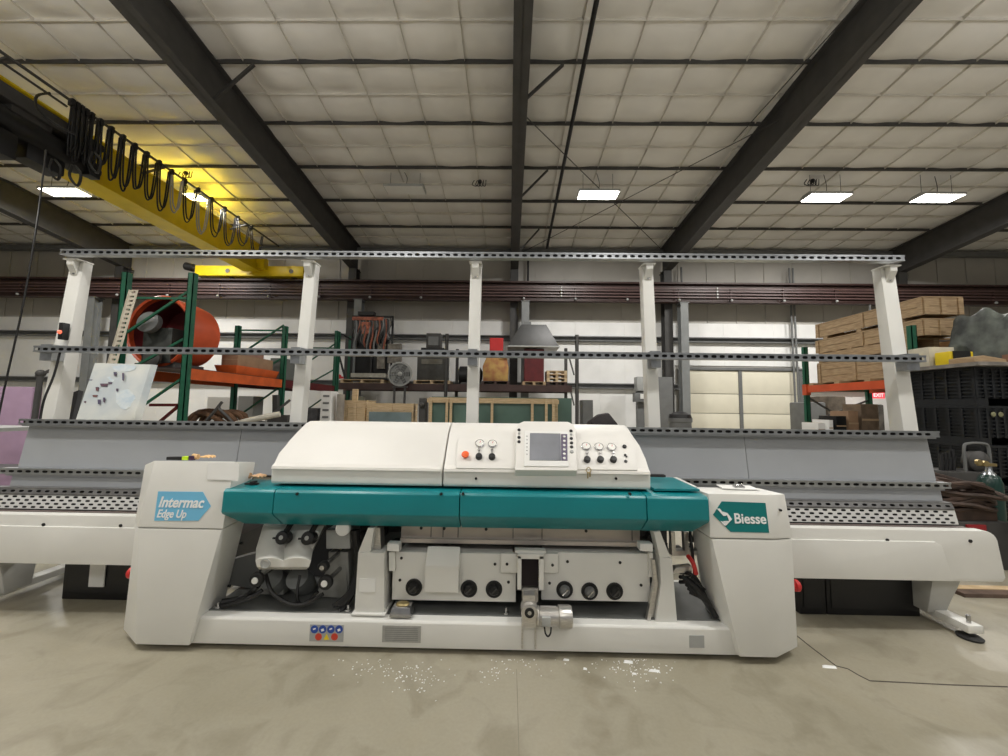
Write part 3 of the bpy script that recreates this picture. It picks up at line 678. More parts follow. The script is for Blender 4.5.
# left spindle covers (twin hump cover with two black clamp knobs)
rows = [(262, 304, 569, 2.60), (259, 306, 569.5, 2.46), (257, 309, 567, 2.42), (255.5, 311, 558, 2.41), (256, 313, 546, 2.50), (263, 324, 526, 2.58), (266, 326, 520, 2.66)]
ncol = 25; vs = []
for ri, (uL, uR, v, Y) in enumerate(rows):
    for c_ in range(ncol):
        s_ = c_/(ncol-1); hump = abs(math.sin(2*math.pi*s_))**.6
        k = {3: .5, 4: 1, 5: .8, 6: .6}.get(ri, 0)
        q_ = P(uL+(uR-uL)*s_, v+(1-hump)*(3 if ri in (3, 4) else 0), Y+(1-hump)*.035*k); vs.append(q_)
nb = len(vs); vs += [P(rows[-1][0]+(rows[-1][1]-rows[-1][0])*c_/(ncol-1), 526, 2.74) for c_ in range(ncol)]
fs = [(a*ncol+b, a*ncol+b+1, (a+1)*ncol+b+1, (a+1)*ncol+b) for a in range(len(rows)) for b in range(ncol-1)]
fs += [tuple(a*ncol for a in range(len(rows)+1)), tuple(reversed([a*ncol+ncol-1 for a in range(len(rows)+1)]))]
sc_ = MB().add(vs, fs).build('spindle_cover', mat('spindle_cover_paint', (.68, .67, .63), .2, noise=.03, scale=3), M, smooth=True)
q = P(266, 563, 2.42); MB().lathe((q.x, 2.418, q.z), (0, -1, 0), [(0, .032), (.008, .031), (.009, .026), (.004, .024)], 18).build('vent_ring', lightgrey, sc_, smooth=True)
for u, v in ((283.5, 537.5), (309, 538)):
    q = P(u, v, 2.49)
    k_ = MB().lathe((q.x, 2.49, q.z), (0, -1, .3), [(-.04, .040), (.02, .042), (.028, .034), (.03, .002)], 18)
    k_.bar((q.x-.06, 2.475, q.z+.0), (q.x+.06, 2.475, q.z+.0), .010, .010).bar((q.x+.005, 2.49, q.z+.02), (q.x+.03, 2.53, q.z+.09), .025, .025)
    k_ = k_.build('clamp_knob', black, sc_, smooth=True)
    MB().lathe((q.x, 2.4605, q.z+.009), (0, -1, .3), [(0, .014), (.003, .010)], 12).build('knob_centre', lightgrey, k_)
# spindle motors below
for u in (275, 300):
    q = P(u, 578, 2.66)
    MB().lathe((q.x, 2.62, q.z+.02), (0, .6, -.5), [(0, .07), (.12, .075), (.2, .06), (.26, .04)], 18).build('spindle_motor', mat('motor_grey', (.20, .21, .21), .5, noise=.15, scale=8), M, smooth=True)
for u, Y in ((275, 2.72), (338, 2.70)):
    q = P(u, 600, Y)
    MB().loft([[(q.x-.13, Y-.06, .208), (q.x+.09, Y-.06, .208), (q.x+.09, Y+.06, .208), (q.x-.13, Y+.06, .208)],
               [(q.x-.06, Y-.04, .42), (q.x+.06, Y-.04, .42), (q.x+.06, Y+.04, .42), (q.x-.06, Y+.04, .42)]]).build('motor_stand', castm, M, bevel=.006)
quad_prism([(330, 600), (328, 552), (348, 552), (350, 600)], 2.66, 2.8).build('side_casting', castm, M, bevel=.01)
quad_prism([(326, 549), (326, 530), (350, 530), (350, 549)], 2.6, 2.78).build('side_head', lightgrey, M, bevel=.006)
q = P(343, 528.5, 2.50); MB().lathe((q.x, 2.52, q.z), (0, -1, 0), [(0, .045), (.03, .045), (.034, .038), (.034, .012)], 18).build('white_hub', whiteplastic, M, smooth=True)
quad_prism([(229, 585), (231, 560), (256, 553), (262, 590)], 2.75, 2.82).build('cable_guard', midgrey, M)
for u, v in ((256, 580), (325, 583), (323, 567)):
    q = P(u, v, 2.48); r_ = .045 if v != 567 else .035
    w_ = MB().lathe((q.x, 2.50, q.z), (0, -1, 0), [(0, r_), (.02, r_), (.03, r_*.8), (.03, r_*.5)], 20).build('hand_wheel', rubber, M, smooth=True)
    MB().lathe((q.x, 2.4695, q.z), (0, -1, 0), [(0, r_*.46), (.006, r_*.42)], 16).build('wheel_hub', paper if v != 567 else steel, w_)
    MB().cyl((q.x, 2.49, q.z), (q.x+.02, 2.72, q.z+.02), .015).build('wheel_shaft', steel, w_)
# hoses and cables inside
def hose(name, pts, r, m=black): MB().tube([P(*q) for q in pts], r, n=8).build(name, m, M, smooth=True)
hose('black_hose', [(222, 602, 2.52), (245, 597, 2.55), (258, 585, 2.5)], .02)
hose('black_hose', [(222, 606, 2.5), (250, 598, 2.5), (262, 590, 2.52)], .014)
hose('black_hose', [(266, 575, 2.55), (272, 592, 2.5), (288, 603, 2.48), (305, 604, 2.48), (323, 594, 2.5)], .012)
hose('black_hose', [(300, 575, 2.55), (297, 595, 2.5), (302, 604, 2.5), (318, 592, 2.5)], .009)
for k in range(4):
    hose('black_hose', [(352+k*2, 530, 2.58), (356+k, 560, 2.6), (350+k*1.5, 590, 2.54), (333+k*3, 606, 2.5)], .013)
hose('black_hose', [(355, 530, 2.55), (357, 560, 2.57), (354, 590, 2.57), (340, 612, 2.5)], .018)
for k in range(5):
    hose('black_hose', [(682+k*2, 576+k*4, 2.55), (694+k*2, 586+k*3, 2.5), (707+k, 600+k*2, 2.5), (715+k*.5, 618, 2.48)], .014)
for k in range(3):
    hose('black_hose', [(680, 572+k*5, 2.6), (692, 575+k*4, 2.52), (700, 585+k*5, 2.55), (712, 612, 2.5)], .012)
hose('black_hose', [(690, 530, 2.6), (692, 550, 2.55), (696, 580, 2.55), (705, 590, 2.5)], .01)
hose('red_hose', [(688, 556, 2.55), (693, 563, 2.5), (696, 574, 2.5)], .014, red)
quad_prism([(672, 556), (672, 551), (700, 551), (700, 555)], 2.6, 2.66).build('valve_bar', alu, M)
quad_prism([(672, 574), (676, 568), (692, 566), (692, 573)], 2.55, 2.6).build('air_cylinder', alu, M, bevel=.004)
for u in (672, 685, 697):
    quad_prism([(u, 551), (u-1, 532), (u+3, 532), (u+4, 551)], 2.6, 2.64).build('valve_post', alu, M)
for n_, ua, ub, va, vb in ((14, 641, 700, 533, 550), (10, 356, 398, 531, 548)):
    for k in range(n_):
        u = random.uniform(ua, ub); q = P(u, random.uniform(va, vb), 2.72)
        MB().box(q.x-.015, 2.69, q.z-.02, q.x+.015, 2.76, q.z+.02).build('valve_block', darkgrey, M)
# plates and stickers on the base
def face_plate(u0, v0, u1, v1, name, m, Y=2.4085, label=None):
    a = P(u0, v0, Y); b = P(u1, v1, Y); return MB().box(a.x, Y, a.z, b.x, Y+.004, b.z).build(name, m, M, label=label)
lm_ = mat('label_silver', (.42, .43, .43), .4, .3, noise=.05, scale=10)
face_plate(310, 624.5, 343, 642, 'warning_label', lm_, label='silver label with blue and red safety signs')
for k in range(4):
    q = P(314.5+k*8.2, 629.3, 2.408)
    MB().cyl((q.x, 2.4085, q.z), (q.x, 2.4065, q.z), .023, n=18).build('blue_sign', blue, M)
    MB().bar((q.x-.008, 2.406, q.z-.006*(k % 2)), (q.x+.008, 2.406, q.z+.006*((k+1) % 2)), .001, .014 if k % 2 else .008, (0, 0, 1)).build('sign_symbol', lblwhite, M)
for k in (0, 2):
    q = P(318.5+k*8, 636.8, 2.4085)
    MB().lathe((q.x, 2.4085, q.z), (0, -1, 0), [(0, .021), (.001, .021), (.0012, .015), (.0005, .015)], 18).build('prohibition_sign', mat('sign_red', (.6, .06, .03), .4, noise=.02, scale=5), M)
    MB().bar((q.x-.012, 2.4065, q.z+.012), (q.x+.012, 2.4065, q.z-.012), .001, .004).build('sign_symbol', MATS['sign_red'], M)
q = P(326.5, 636.8, 2.4085); MB().prism_y([(q.x-.018, q.z-.016), (q.x+.018, q.z-.016), (q.x, q.z+.018)], 2.4065, 2.4085).build('warning_triangle', yellow, M)
plt = face_plate(382.5, 625.5, 420.5, 643, 'data_plate', mat('data_plate_grey', (.36, .355, .33), .45, noise=.08, scale=30))
lnm = MB()
for k in range(7):
    a_ = P(385, 628+k*2.0, 2.4085); b_ = P(418, 628+k*2.0, 2.4085); lnm.box(a_.x, 2.4072, a_.z-.001, b_.x, 2.409, a_.z+.001)
lnm.build('plate_lines', midgrey, plt)
face_plate(689.5, 635.5, 704.5, 648, 'data_plate', lm_)
for u, v in ((218, 610), (348, 613), (506, 618)):
    q = P(u, v, 2.5); MB().lathe((q.x, 2.5, .2), (0, 0, 1), [(0, .018), (.01, .018), (.012, .008), (.035, .008), (.037, .001)], 12).build('levelling_bolt', steel, M, smooth=True)

# ---- conveyors left and right
def rail_y(z): return 3.04+(z-.95)*.135
def post_y(z): return 3.24+.075*(z-1.33)
XL, XR = -4.10, 3.46
def rounded(xa, xb, z0, z1, side):
    r = .085; n = 6; o = []
    if side > 0:
        c = [(xa, z0), (xb-.02, z0), (xb, z0+.03)]
        c += [(xb-.03-r+r*math.cos(a), z1-r+r*math.sin(a)) for a in [math.pi/2*k/n for k in range(n+1)]]
        c += [(xa, z1)]
    else:
        c = [(xb, z0), (xb, z1)]
        c += [(xa+.05+r-r*math.sin(a), z1-r+r*math.cos(a)) for a in [math.pi/2*k/n for k in range(n+1)]]
        c += [(xa, z0+.03), (xa+.02, z0)]
    return c
for side, xa, xb in ((-1, -4.05, -2.3), (1, 1.70, 3.37)):
    nm = 'infeed' if side < 0 else 'outfeed'
    cv = MB().prism_y(rounded(xa, xb, .365, .70, side), 2.70, 2.77).box(xa+.1, 2.77, .365, xb-.1, 2.99, .655).build(nm+'_conveyor', white, M, bevel=.006)
    # long recessed field on the front
    if side > 0:
        MB().prism_y([(xa, .37), (xb-.36, .37), (xb-.42, .60), (xb-.46, .625), (xa, .625)], 2.690, 2.705).build('front_panel', white, cv, bevel=.003)
        sc = [(887, 540), (970, 541)]
    else:
        MB().box(xa, 2.690, .37, xb, 2.705, .622).build('front_panel', white, cv, bevel=.003)
        sc = [(44, 524.5), (121, 525.5)]
    for u, v in sc:
        q = P(u, v, 2.7); MB().cyl((q.x, 2.694, q.z), (q.x, 2.705, q.z), .011).build('cover_screw', black, cv)
    x0_, x1_ = (XL+.03, -2.40) if side < 0 else (1.76, 3.33)
    bt = MB().box(x0_+.05, 2.775, .655, x1_, 2.93, .662).build('belt_bed', black, cv)
    MB().box(x0_+.05, 2.86, .662, x1_, 2.90, .675).build('conveyor_belt', mat('belt_brown', (.11, .08, .07), .5, noise=.4, scale=10, stretch=(.3, 3, 3)), cv)
    ps = MB(); perf(ps, x0_, x1_, (2.915, .680), (2.935, .778), .068, rows=4, hw=.55, hh=.62)
    ps.build('perforated_guard', mat('white_perforated_sheet', (.70, .70, .68), .4, .1, noise=.03, scale=5), cv)
    MB().prism_x([(2.945, .662), (2.965, .778), (2.97, .778), (2.95, .662)], x0_, x1_).build('guard_backing', black, cv)
    dk = MB(); perf(dk, x0_, x1_, (2.935, .790), (2.95, .822), .068, rows=1, hw=.55, hh=.5)
    dk.box(x0_, 2.932, .778, x1_, 3.0, .790).box(x0_, 2.95, .822, x1_, 3.01, .829)
    dk.build('chain_guide', mat('dull_chain_steel', (.20, .20, .20), .4, .6, noise=.2, scale=10), cv)
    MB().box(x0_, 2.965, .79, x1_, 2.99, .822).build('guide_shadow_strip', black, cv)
# grey backing panels (two tiers each side plus middle)
def tilt_box(x0, x1, z0, z1, th=.012, dy=0.0):
    return MB().add([(x0, rail_y(z0)+dy, z0), (x1, rail_y(z0)+dy, z0), (x1, rail_y(z0)+dy+th, z0), (x0, rail_y(z0)+dy+th, z0),
                     (x0, rail_y(z1)+dy, z1), (x1, rail_y(z1)+dy, z1), (x1, rail_y(z1)+dy+th, z1), (x0, rail_y(z1)+dy+th, z1)],
                    [(0,3,2,1),(4,5,6,7),(0,1,5,4),(1,2,6,5),(2,3,7,6),(3,0,4,7)])
for a, b in ((XL+.12, -2.2), (-2.195, -.3), (-.295, 1.9), (1.905, XR-.10)):
    tilt_box(a, b, .93, 1.30, dy=.03).build('backing_panel', panelgrey, M)
for a, b in ((XL+.14, -2.2), (1.2, XR-.12)):
    tilt_box(a, b, .825, .935, dy=-.005).build('lower_backing_panel', panelgrey, M)
# perforated rails
def rail(x0, x1, z, name, h=.05, pitch=.068):
    y = rail_y(z); m_ = MB()
    perf(m_, x0, x1, (y-.03, z-h/2), (y-.03, z+h/2), pitch, 1, .66, .56)
    m_.box(x0, y-.03, z+h/2, x1, y+.03, z+h/2+.003).box(x0, y-.03, z-h/2-.003, x1, y+.03, z-h/2)
    m_.box(x0, y-.034, z+h/2-.006, x1, y-.03, z+h/2+.006)
    m_.box(x0, y-.034, z-h/2-.004, x1, y-.03, z-h/2+.004)
    r_ = m_.build(name, galv, M)
    MB().box(x0+.01, y-.008, z-h/2, x1-.01, y+.02, z+h/2).build('dark_channel_back', black, r_)  # black strip stands in for the shaded inside of the channel
rail(XL+.04, XR-.02, 2.842, 'roller_rail', .042)
rail(XL+.05, XR-.03, 1.942, 'roller_rail', .044)
rail(XL+.10, XR-.06, 1.33, 'roller_rail', .038)
rail(XL+.05, XL+1.78, .942, 'roller_rail', .036)
rail(.88, XR-.06, .942, 'roller_rail', .036)
for z in (1.295, .905):
    xs_ = ((XL+.12, XR-.08),) if z > 1 else ((XL+.1, -2.3), (1.0, XR-.1))
    for a, b in xs_:
        MB().prism_x([(rail_y(z)-.02, z), (rail_y(z)+.05, z), (rail_y(z)+.05, z+.012), (rail_y(z)-.02, z+.012)], a, b).build('rail_ledge', panelgrey, M)
# uprights behind the rails
for xc, w in ((-3.995, .125), (-1.83, .10), (-.315, .10), (1.235, .10), (3.37, .125)):
    r0 = lambda z, d: [(xc-w/2, post_y(z), z), (xc+w/2, post_y(z), z), (xc+w/2, post_y(z)+d, z), (xc-w/2, post_y(z)+d, z)]
    po = MB().loft([r0(.3, .15 if w > .11 else .12), r0(2.785, .08)]).build('upright_post', white, M, bevel=.005)
    MB().box(xc-w/2-.005, post_y(2.7)-.05, 2.785, xc+w/2+.005, post_y(2.7)+.09, 2.797).build('post_cap', white, po)
    MB().prism_x([(post_y(2.65), 2.65), (post_y(2.7)-.05, 2.74), (post_y(2.7)-.05, 2.785), (post_y(2.7), 2.785)], xc-.03, xc+.03).build('rail_bracket', white, po)
    MB().box(xc-w/2+.01, rail_y(1.9)+.02, 1.85, xc+w/2-.01, post_y(1.9)+.002, 1.99).build('rail_bracket', galv, po)
    MB().cyl((xc, post_y(2.66)-.012, 2.67), (xc, post_y(2.66)+.01, 2.67), .012).build('post_bolt', steel, po)
q = P(61.5, 331, 3.24)
lb_ = MB().box(q.x-.02, q.y-.01, q.z-.075, q.x+.02, q.y+.045, q.z+.075).build('status_light', black, M, bevel=.006)
MB().sphere((q.x, q.y-.01, q.z-.012), .018).build('red_lens', mat('red_lens', (1, .18, .1), .3, emit=.8), lb_, smooth=True)
hose('post_cable', [(60, 352, 3.16), (54, 375, 3.14), (44, 400, 3.1), (40, 420, 3.1)], .008)
# conveyor legs and stretcher feet
for sx, xf in ((-1, -3.72), (1, 3.02)):
    xo, xi = (xf+.19*sx, xf-.02*sx)
    lg = MB().loft([[(min(xo-.08*sx, xi), 2.86, .08), (max(xo-.08*sx, xi), 2.86, .08), (max(xo-.08*sx, xi), 3.02, .08), (min(xo-.08*sx, xi), 3.02, .08)],
                    [(min(xo, xi), 2.80, .37), (max(xo, xi), 2.80, .37), (max(xo, xi), 3.05, .37), (min(xo, xi), 3.05, .37)]]).build('conveyor_leg', mat('leg_grey_white', (.50, .50, .48), .45, noise=.12, scale=4), M, bevel=.008)
    MB().bar((xf+.08*sx, 2.66, .075), (xf+.08*sx, 3.9, .075), .10, .05).build('foot_beam', white, lg, bevel=.006)
    for yy_ in (2.70, 3.80):
        ft = MB().lathe((xf+.08*sx, yy_, 0), (0, 0, 1), [(0, .06), (.014, .065), (.024, .05), (.028, .014)], 18).build('levelling_foot', rubber, lg, smooth=True)
        MB().cyl((xf+.08*sx, yy_, .02), (xf+.08*sx, yy_, .15), .012).build('foot_bolt', steel, ft)
# red emergency buttons on tower sides
for x, s in ((-2.41, -1), (1.80, 1)):
    MB().lathe((x, 2.56, .38), (s, 0, 0), [(0, .02), (.045, .02), (.05, .036), (.07, .036), (.08, .026)], 16).build('emergency_stop', red, M, smooth=True, label='red mushroom button on tower side')
# black electric cabinets under the conveyors
for n_, (ua, ub, w) in enumerate(((68, 130, 'left'), (795, 822, 'r1'), (822, 914, 'right'))):
    a, b = P(ua, 590, 3.0).x, P(ub, 590, 3.0).x
    if n_ == 0: b = -2.3
    c_ = MB().box(a, 2.96, .0, b-.006, 3.7, .365).build('under_cabinet', black, M, bevel=.008)
    MB().box(a+.03, 2.954, .05, b-.036, 2.96, .35).build('cabinet_door', black, c_)
q = P(102, 575, 2.99); q2 = P(95, 583.5, 2.99)
MB().box(q2.x, 2.942, P(100, 584, 2.99).z, P(110, 583, 2.99).x, 2.95, .362).build('paper_tag', paper, M)

# ================================================================ SMALL THINGS ON THE MACHINE
q = P(181, 457, 2.48); zt = 1.128
t = thing('utility_knife', (q.x, 2.48, zt), 'black utility knife with lime slider on the left tower', 'knife')
MB().box(q.x-.085, 2.465, zt, q.x+.03, 2.495, zt+.022).build('handle', black, t, bevel=.005)
MB().box(q.x+.02, 2.462, zt+.002, q.x+.06, 2.492, zt+.026).build('slider', limegreen, t, bevel=.004)
MB().box(q.x+.06, 2.465, zt, q.x+.09, 2.495, zt+.03).build('nose', mat('purple_black', (.05, .02, .06), .4, noise=.1, scale=9), t, bevel=.006)
def glove(name, c, ang, m, label, s=1.0):
    t = MB(); c = Vector(c); R_ = Matrix.Rotation(ang, 3, 'Z')
    t.sphere((0, 0, .016), .045*s, 14, 8, (1.25, .85, .36))
    for k, (dx, dy, ln) in enumerate(((.05, .028, .05), (.055, .009, .06), (.054, -.012, .055), (.046, -.03, .042))):
        t.tube([(dx-.02, dy, .016), (dx+ln*.5, dy*1.25, .022), (dx+ln, dy*1.4, .013)], .0095, n=8)
    t.tube([(-.01, .035, .016), (.015, .058, .02), (.04, .068, .012)], .010, n=8)
    t.lathe((-.045, 0, .016), (-1, 0, 0), [(0, .028), (.03, .03), (.05, .034)], 14)
    t.v = [R_ @ (q_*s)+c for q_ in t.v]
    z = min(q_.z for q_ in t.v); t.v = [q_+Vector((0, 0, c.z-z)) for q_ in t.v]
    return single(name, t, m, label, 'glove', 'work gloves left on the machine', smooth=True)
q = P(203, 457, 2.50); glove('work_glove', (q.x, 2.50, zt), .1, leather, 'tan work glove lying beside the utility knife on the tower', .62)
q = P(256, 478, 2.6); glove('work_glove', (q.x, 2.58, .992), -.15, skinfab, 'pale glove lying on the teal cover beside the hood', .7)
q = P(255, 484, 2.5); single('steel_clip', MB().box(q.x-.05, 2.47, .980, q.x+.03, 2.50, .988).box(q.x-.01, 2.46, .980, q.x+.01, 2.51, 1.0), black, 'small black clip in front of the pale glove on teal cover', 'clip', bevel=.002)
# sheet of paper on the sloping cap
def cap_pt(u, v):
    q_ = P(u, v, 2.4); return Vector((q_.x, 2.365+.05*(q_.z-.732)/.388, q_.z))
pp = [cap_pt(u, v) for u, v in ((207, 479.5), (206, 463), (238, 463), (238, 481), (224, 480))]
single('paper_sheet', MB().loft([pp, [p_+Vector((0, -.002, .0)) for p_ in pp]]), paper, 'white sheet taped to the upper front of the left tower', 'paper')
q = P(737, 488, 2.6)
single('folded_instruction_sheet', MB().prism_z([(q.x-.12, 2.55), (q.x+.10, 2.52), (q.x+.12, 2.66), (q.x-.10, 2.67)], .9845, .990), paper, 'folded white paper on top of the right tower', 'paper')
single('steel_latch', MB().box(q.x-.03, 2.56, .9905, q.x+.03, 2.60, 1.0).cyl((q.x-.02, 2.58, 1.004), (q.x+.025, 2.58, 1.004), .006), steel, 'small steel latch lying on the right tower paper', 'latch', bevel=.002)
# brass padlock-like tool on the base
q = P(403, 608, 2.47)
t = thing('spirit_level_box', (q.x, 2.47, .2), 'small chrome box with yellow lid on the base beam', 'box')
MB().loft([[(q.x-.075, 2.425, .2005), (q.x+.065, 2.425, .2005), (q.x+.065, 2.53, .2005), (q.x-.075, 2.53, .2005)], [(q.x-.06, 2.44, .255), (q.x+.05, 2.44, .255), (q.x+.05, 2.52, .255), (q.x-.06, 2.52, .255)]]).build('body', steel, t, bevel=.006)
MB().sphere((q.x-.005, 2.48, .257), .04, sc=(1.1, .8, .35)).build('lid', brass, t, smooth=True)

# floor litter and crack
fl_ = bpy.data.objects
crk = [(797, 636), (812, 648), (828, 660), (836, 666), (848, 669), (858, 675), (870, 681), (900, 682.5), (950, 685), (1008, 687)]
def PZ0(u, v, z=0.0):
    d = RM @ Vector(((u-504)/F, -(v-378)/F, -1.0)); return Vector((0, 0, H))+d*((z-H)/d.z)
cpts = [PZ0(*q)+Vector((0, 0, .001)) for q in crk]
m_ = MB()
for a, b in zip(cpts, cpts[1:]): m_.bar(a, b, .007, .002)
struct('trim_20', m_, mat('crack_dark', (.07, .06, .05), .9, noise=.2, scale=9))
struct('trim_21', MB().box(.06, .3, .0002, .064, 2.3, .0008), mat('joint_filler', (.26, .24, .19), .8, noise=.2, scale=9))
sh = [(654, 671, .035, .012), (628, 662, .03, .016), (566, 660, .02, .01), (829, 667, .045, .015), (585, 669, .012, .01), (634, 674, .014, .008)]
wds = ['long thin white chip on the floor below the base at centre right', 'white glass lump on the floor below the right knobs', 'white chip on the floor below the gear motor', 'white chip lying on the floor crack at right', 'tiny white chip between gear motor and glass lump', 'tiny white chip left of the long thin chip']
for (u, v, a, b), w in zip(sh, wds):
    q = PZ0(u, v); m_ = MB().loft([[(q.x-a, q.y-b*.6, .0002), (q.x+a*.8, q.y-b, .0002), (q.x+a, q.y+b*.7, .0002), (q.x-a*.6, q.y+b, .0002)], [(q.x-a*.7, q.y-b*.4, .006), (q.x+a*.6, q.y-b*.6, .005), (q.x+a*.7, q.y+b*.4, .004), (q.x-a*.4, q.y+b*.6, .006)]])
    single('glass_chip', m_, lblwhite, w, 'chip', 'larger chips on the floor')
cr = MB()
for k in range(260):
    c0 = random.choice(((408, 675), (420, 685), (400, 668), (492, 672), (645, 668), (640, 673), (520, 665), (365, 667), (620, 666)))
    u, v = random.gauss(c0[0], 16), max(660, random.gauss(c0[1], 6)); q = PZ0(u, v); r_ = random.uniform(.0015, .006)
    cr.loft([[(q.x-r_, q.y, .0003), (q.x+r_*.3, q.y-r_, .0003), (q.x+r_, q.y+r_*.6, .0003)], [(q.x-r_*.6, q.y, .003), (q.x+r_*.2, q.y-r_*.6, .003), (q.x+r_*.6, q.y+r_*.4, .003)]])
tag(cr.build('glass_crumbs', lblwhite), 'scattered white glass crumbs on the concrete in front of the base', 'debris', kind='stuff')

# ================================================================ BACKGROUND BUILDERS
def upright(mb, x, y, z1, w=.08):
    mb.box(x-w/2, y-w/2, 0, x+w/2, y-w/2+.012, z1).box(x-w/2, y-w/2, 0, x-w/2+.012, y+w/2, z1).box(x+w/2-.012, y-w/2, 0, x+w/2, y+w/2, z1).box(x-w*.8, y-w*.8, 0, x+w*.8, y+w*.8, .01)
def pallet(x, y, z, w, d, label, m=wood, h=.13, group=None):
    t = thing('wooden_pallet', (x, y, z), label, 'pallet', group or 'wooden pallets')
    for k in (-1, 0, 1):
        MB().box(x+k*(w/2-.05)-.045, y-d/2, z+.02, x+k*(w/2-.05)+.045, y+d/2, z+h-.02).build('stringer', m, t)
    n = 6
    for k in range(n):
        yy_ = y-d/2+(d-.1)*k/(n-1); MB().box(x-w/2, yy_, z+h-.02, x+w/2, yy_+.09, z+h).build('deck_board', m, t)
    for k in range(3):
        yy_ = y-d/2+(d-.1)*k/2; MB().box(x-w/2, yy_, z, x+w/2, yy_+.09, z+.02).build('bottom_board', m, t)
    return t
def crate(x0, x1, y0, y1, z0, z1, label, m=wood, name='timber_crate', slat=True, cat='crate', group=None):
    t = thing(name, ((x0+x1)/2, (y0+y1)/2, z0), label, cat, group)
    n = max(1, round((z1-z0)/.16)); h = (z1-z0)/n
    for k in range(n):
        b = MB(); za, zb = z0+k*h+.004, z0+(k+1)*h-.004
        b.box(x0, y0, za, x1, y0+.02, zb).box(x0, y1-.02, za, x1, y1, zb).box(x0, y0+.02, za, x0+.02, y1-.02, zb).box(x1-.02, y0+.02, za, x1, y1-.02, zb)
        b.build('side_board', m, t)
    MB().box(x0-.01, y0-.01, z1-.004, x1+.01, y1+.01, z1+.018).build('lid', m, t)
    for xx in (x0, (x0+x1)/2-.04, x1-.08): MB().box(xx, y0-.022, z0, xx+.08, y0, z1-.01).build('batten', m, t)
    L_ = y1-y0; nb = max(2, round(L_/1.0))
    for k in range(nb+1):
        yy_ = y0+(L_-.08)*k/nb; MB().box(x0-.022, yy_, z0, x0, yy_+.08, z1-.01).build('batten', m, t)
    return t
def carton(x0, x1, y0, y1, z0, z1, label, m=cardboard, name='cardboard_box', group=None):
    cat_tape = name == 'cardboard_box'
    t = thing(name, ((x0+x1)/2, (y0+y1)/2, z0), label, 'cabinet' if 'cabinet' in name else 'box', group)
    MB().box(x0, y0, z0, x1, y1, z1).build('carton' if cat_tape else 'casing', m, t, bevel=.006)
    if not cat_tape: MB().box(x0+.03, y0-.004, z0+.03, x1-.03, y0, z1-.03).build('front_panel', m, t)
    if cat_tape: MB().box(x0+.002, y0-.002, z0+(z1-z0)*.5, x1-.002, y0, z0+(z1-z0)*.56).box((x0+x1)/2-.03, y0-.002, z1, (x0+x1)/2+.03, y1, z1+.002).build('tape_strip', mat('brown_tape', (.40, .28, .17), .4, noise=.1, scale=5), t)
    return t

# ---- left green pallet rack (runs away from the camera)
t = thing('pallet_rack', (-5.7, 8.5, 0), 'green pallet rack with orange beams at the left behind the machine', 'rack')
for y, z1 in ((6.0, 3.62), (8.6, 3.30), (11.2, 3.72)):
    for x in (-6.3, -5.2):
        m_ = MB(); upright(m_, x, y, z1, .095)
        if y == 11.2: upright(m_, x, y+.13, z1, .085)
        m_.build('upright', rackgreen, t)
    for k, (za, zb) in enumerate(((.3, 1.15), (1.9, 1.15), (1.95, 2.55), (3.33, 2.6+.0))):
        MB().bar((-5.24, y, zb if k % 2 == 0 else za), (-6.26, y, za if k % 2 == 0 else zb), .03, .035).build('cross_brace', rackgreen, t)
    MB().bar((-5.24, y, 3.2), (-6.26, y, 3.2), .035, .035).build('cross_brace', rackgreen, t)
for x in (-6.3, -5.2):
    for ya, yb in ((6.04, 8.56), (8.64, 11.16)):
        MB().box(x-.025, ya, 1.88, x+.025, yb, 2.06).build('beam', orange if ya < 8 else maroon, t)
MB().box(-6.26, 6.1, 2.06, -5.22, 8.55, 2.075).box(-6.26, 8.7, 2.06, -5.22, 11.1, 2.075).build('shelf_deck', brownsteel, t)
SZ = 2.076
# orange steel tray visible on the beam
single('orange_steel_tray', MB().loft([[(-5.62, 7.2, SZ), (-5.26, 7.2, SZ), (-5.26, 8.45, SZ), (-5.62, 8.45, SZ)], [(-5.66, 7.15, SZ+.16), (-5.22, 7.15, SZ+.16), (-5.22, 8.5, SZ+.16), (-5.66, 8.5, SZ+.16)]]), orange, 'long orange steel tray on the left rack shelf', 'tray', bevel=.004)
carton(-5.60, -5.28, 7.25, 8.35, SZ+.162, SZ+.39, 'long brown cardboard box on the orange tray', cardboard)
carton(-5.58, -5.30, 7.45, 8.05, SZ+.394, SZ+.52, 'small reddish brown box on top of the long cardboard box', mat('red_brown_card', (.36, .20, .15), .8, noise=.15, scale=5))
carton(-5.60, -5.28, 8.75, 9.35, SZ, SZ+.50, 'dark grey cabinet box on the rack between the green posts', mat('grey_cabinet', (.14, .15, .14), .5, noise=.1, scale=4), 'steel_cabinet')
# big orange reel drum
t = thing('drum_mixer', (-6.0, 6.65, SZ), 'big orange drum with open dark red mouth on left rack', 'drum')
dc = Vector((-6.0, 6.3, SZ+.64)); ax_ = Vector((-.10, -1, 0)).normalized()
R0 = .60
MB().lathe(dc-ax_*.75, ax_, [(0, .40), (.10, .56), (.35, R0), (.70, R0), (.73, R0+.025), (.76, R0), (.74, R0-.03), (.35, R0-.04), (.12, .5)], 36).build('drum_shell', redorange, t, smooth=True)
MB().lathe(dc-ax_*.60, ax_, [(0, .5), (.02, R0-.06), (.52, R0-.045), (.53, R0-.055), (.04, R0-.09), (.02, .1)], 36).build('drum_lining', maroon, t, smooth=True)
pm = MB().box(dc.x-.20, dc.y-.05, dc.z-.55, dc.x+.30, dc.y+.25, dc.z+.05)
pm.build('gear_housing', mat('dark_green_grey', (.05, .055, .05), .5, noise=.3, scale=8), t, bevel=.02)
MB().lathe((dc.x+.0, dc.y-.10, dc.z+.1), (0, -1, .2), [(0, .17), (.1, .18), (.14, .10)], 18).build('fan_housing', midgrey, t, smooth=True)
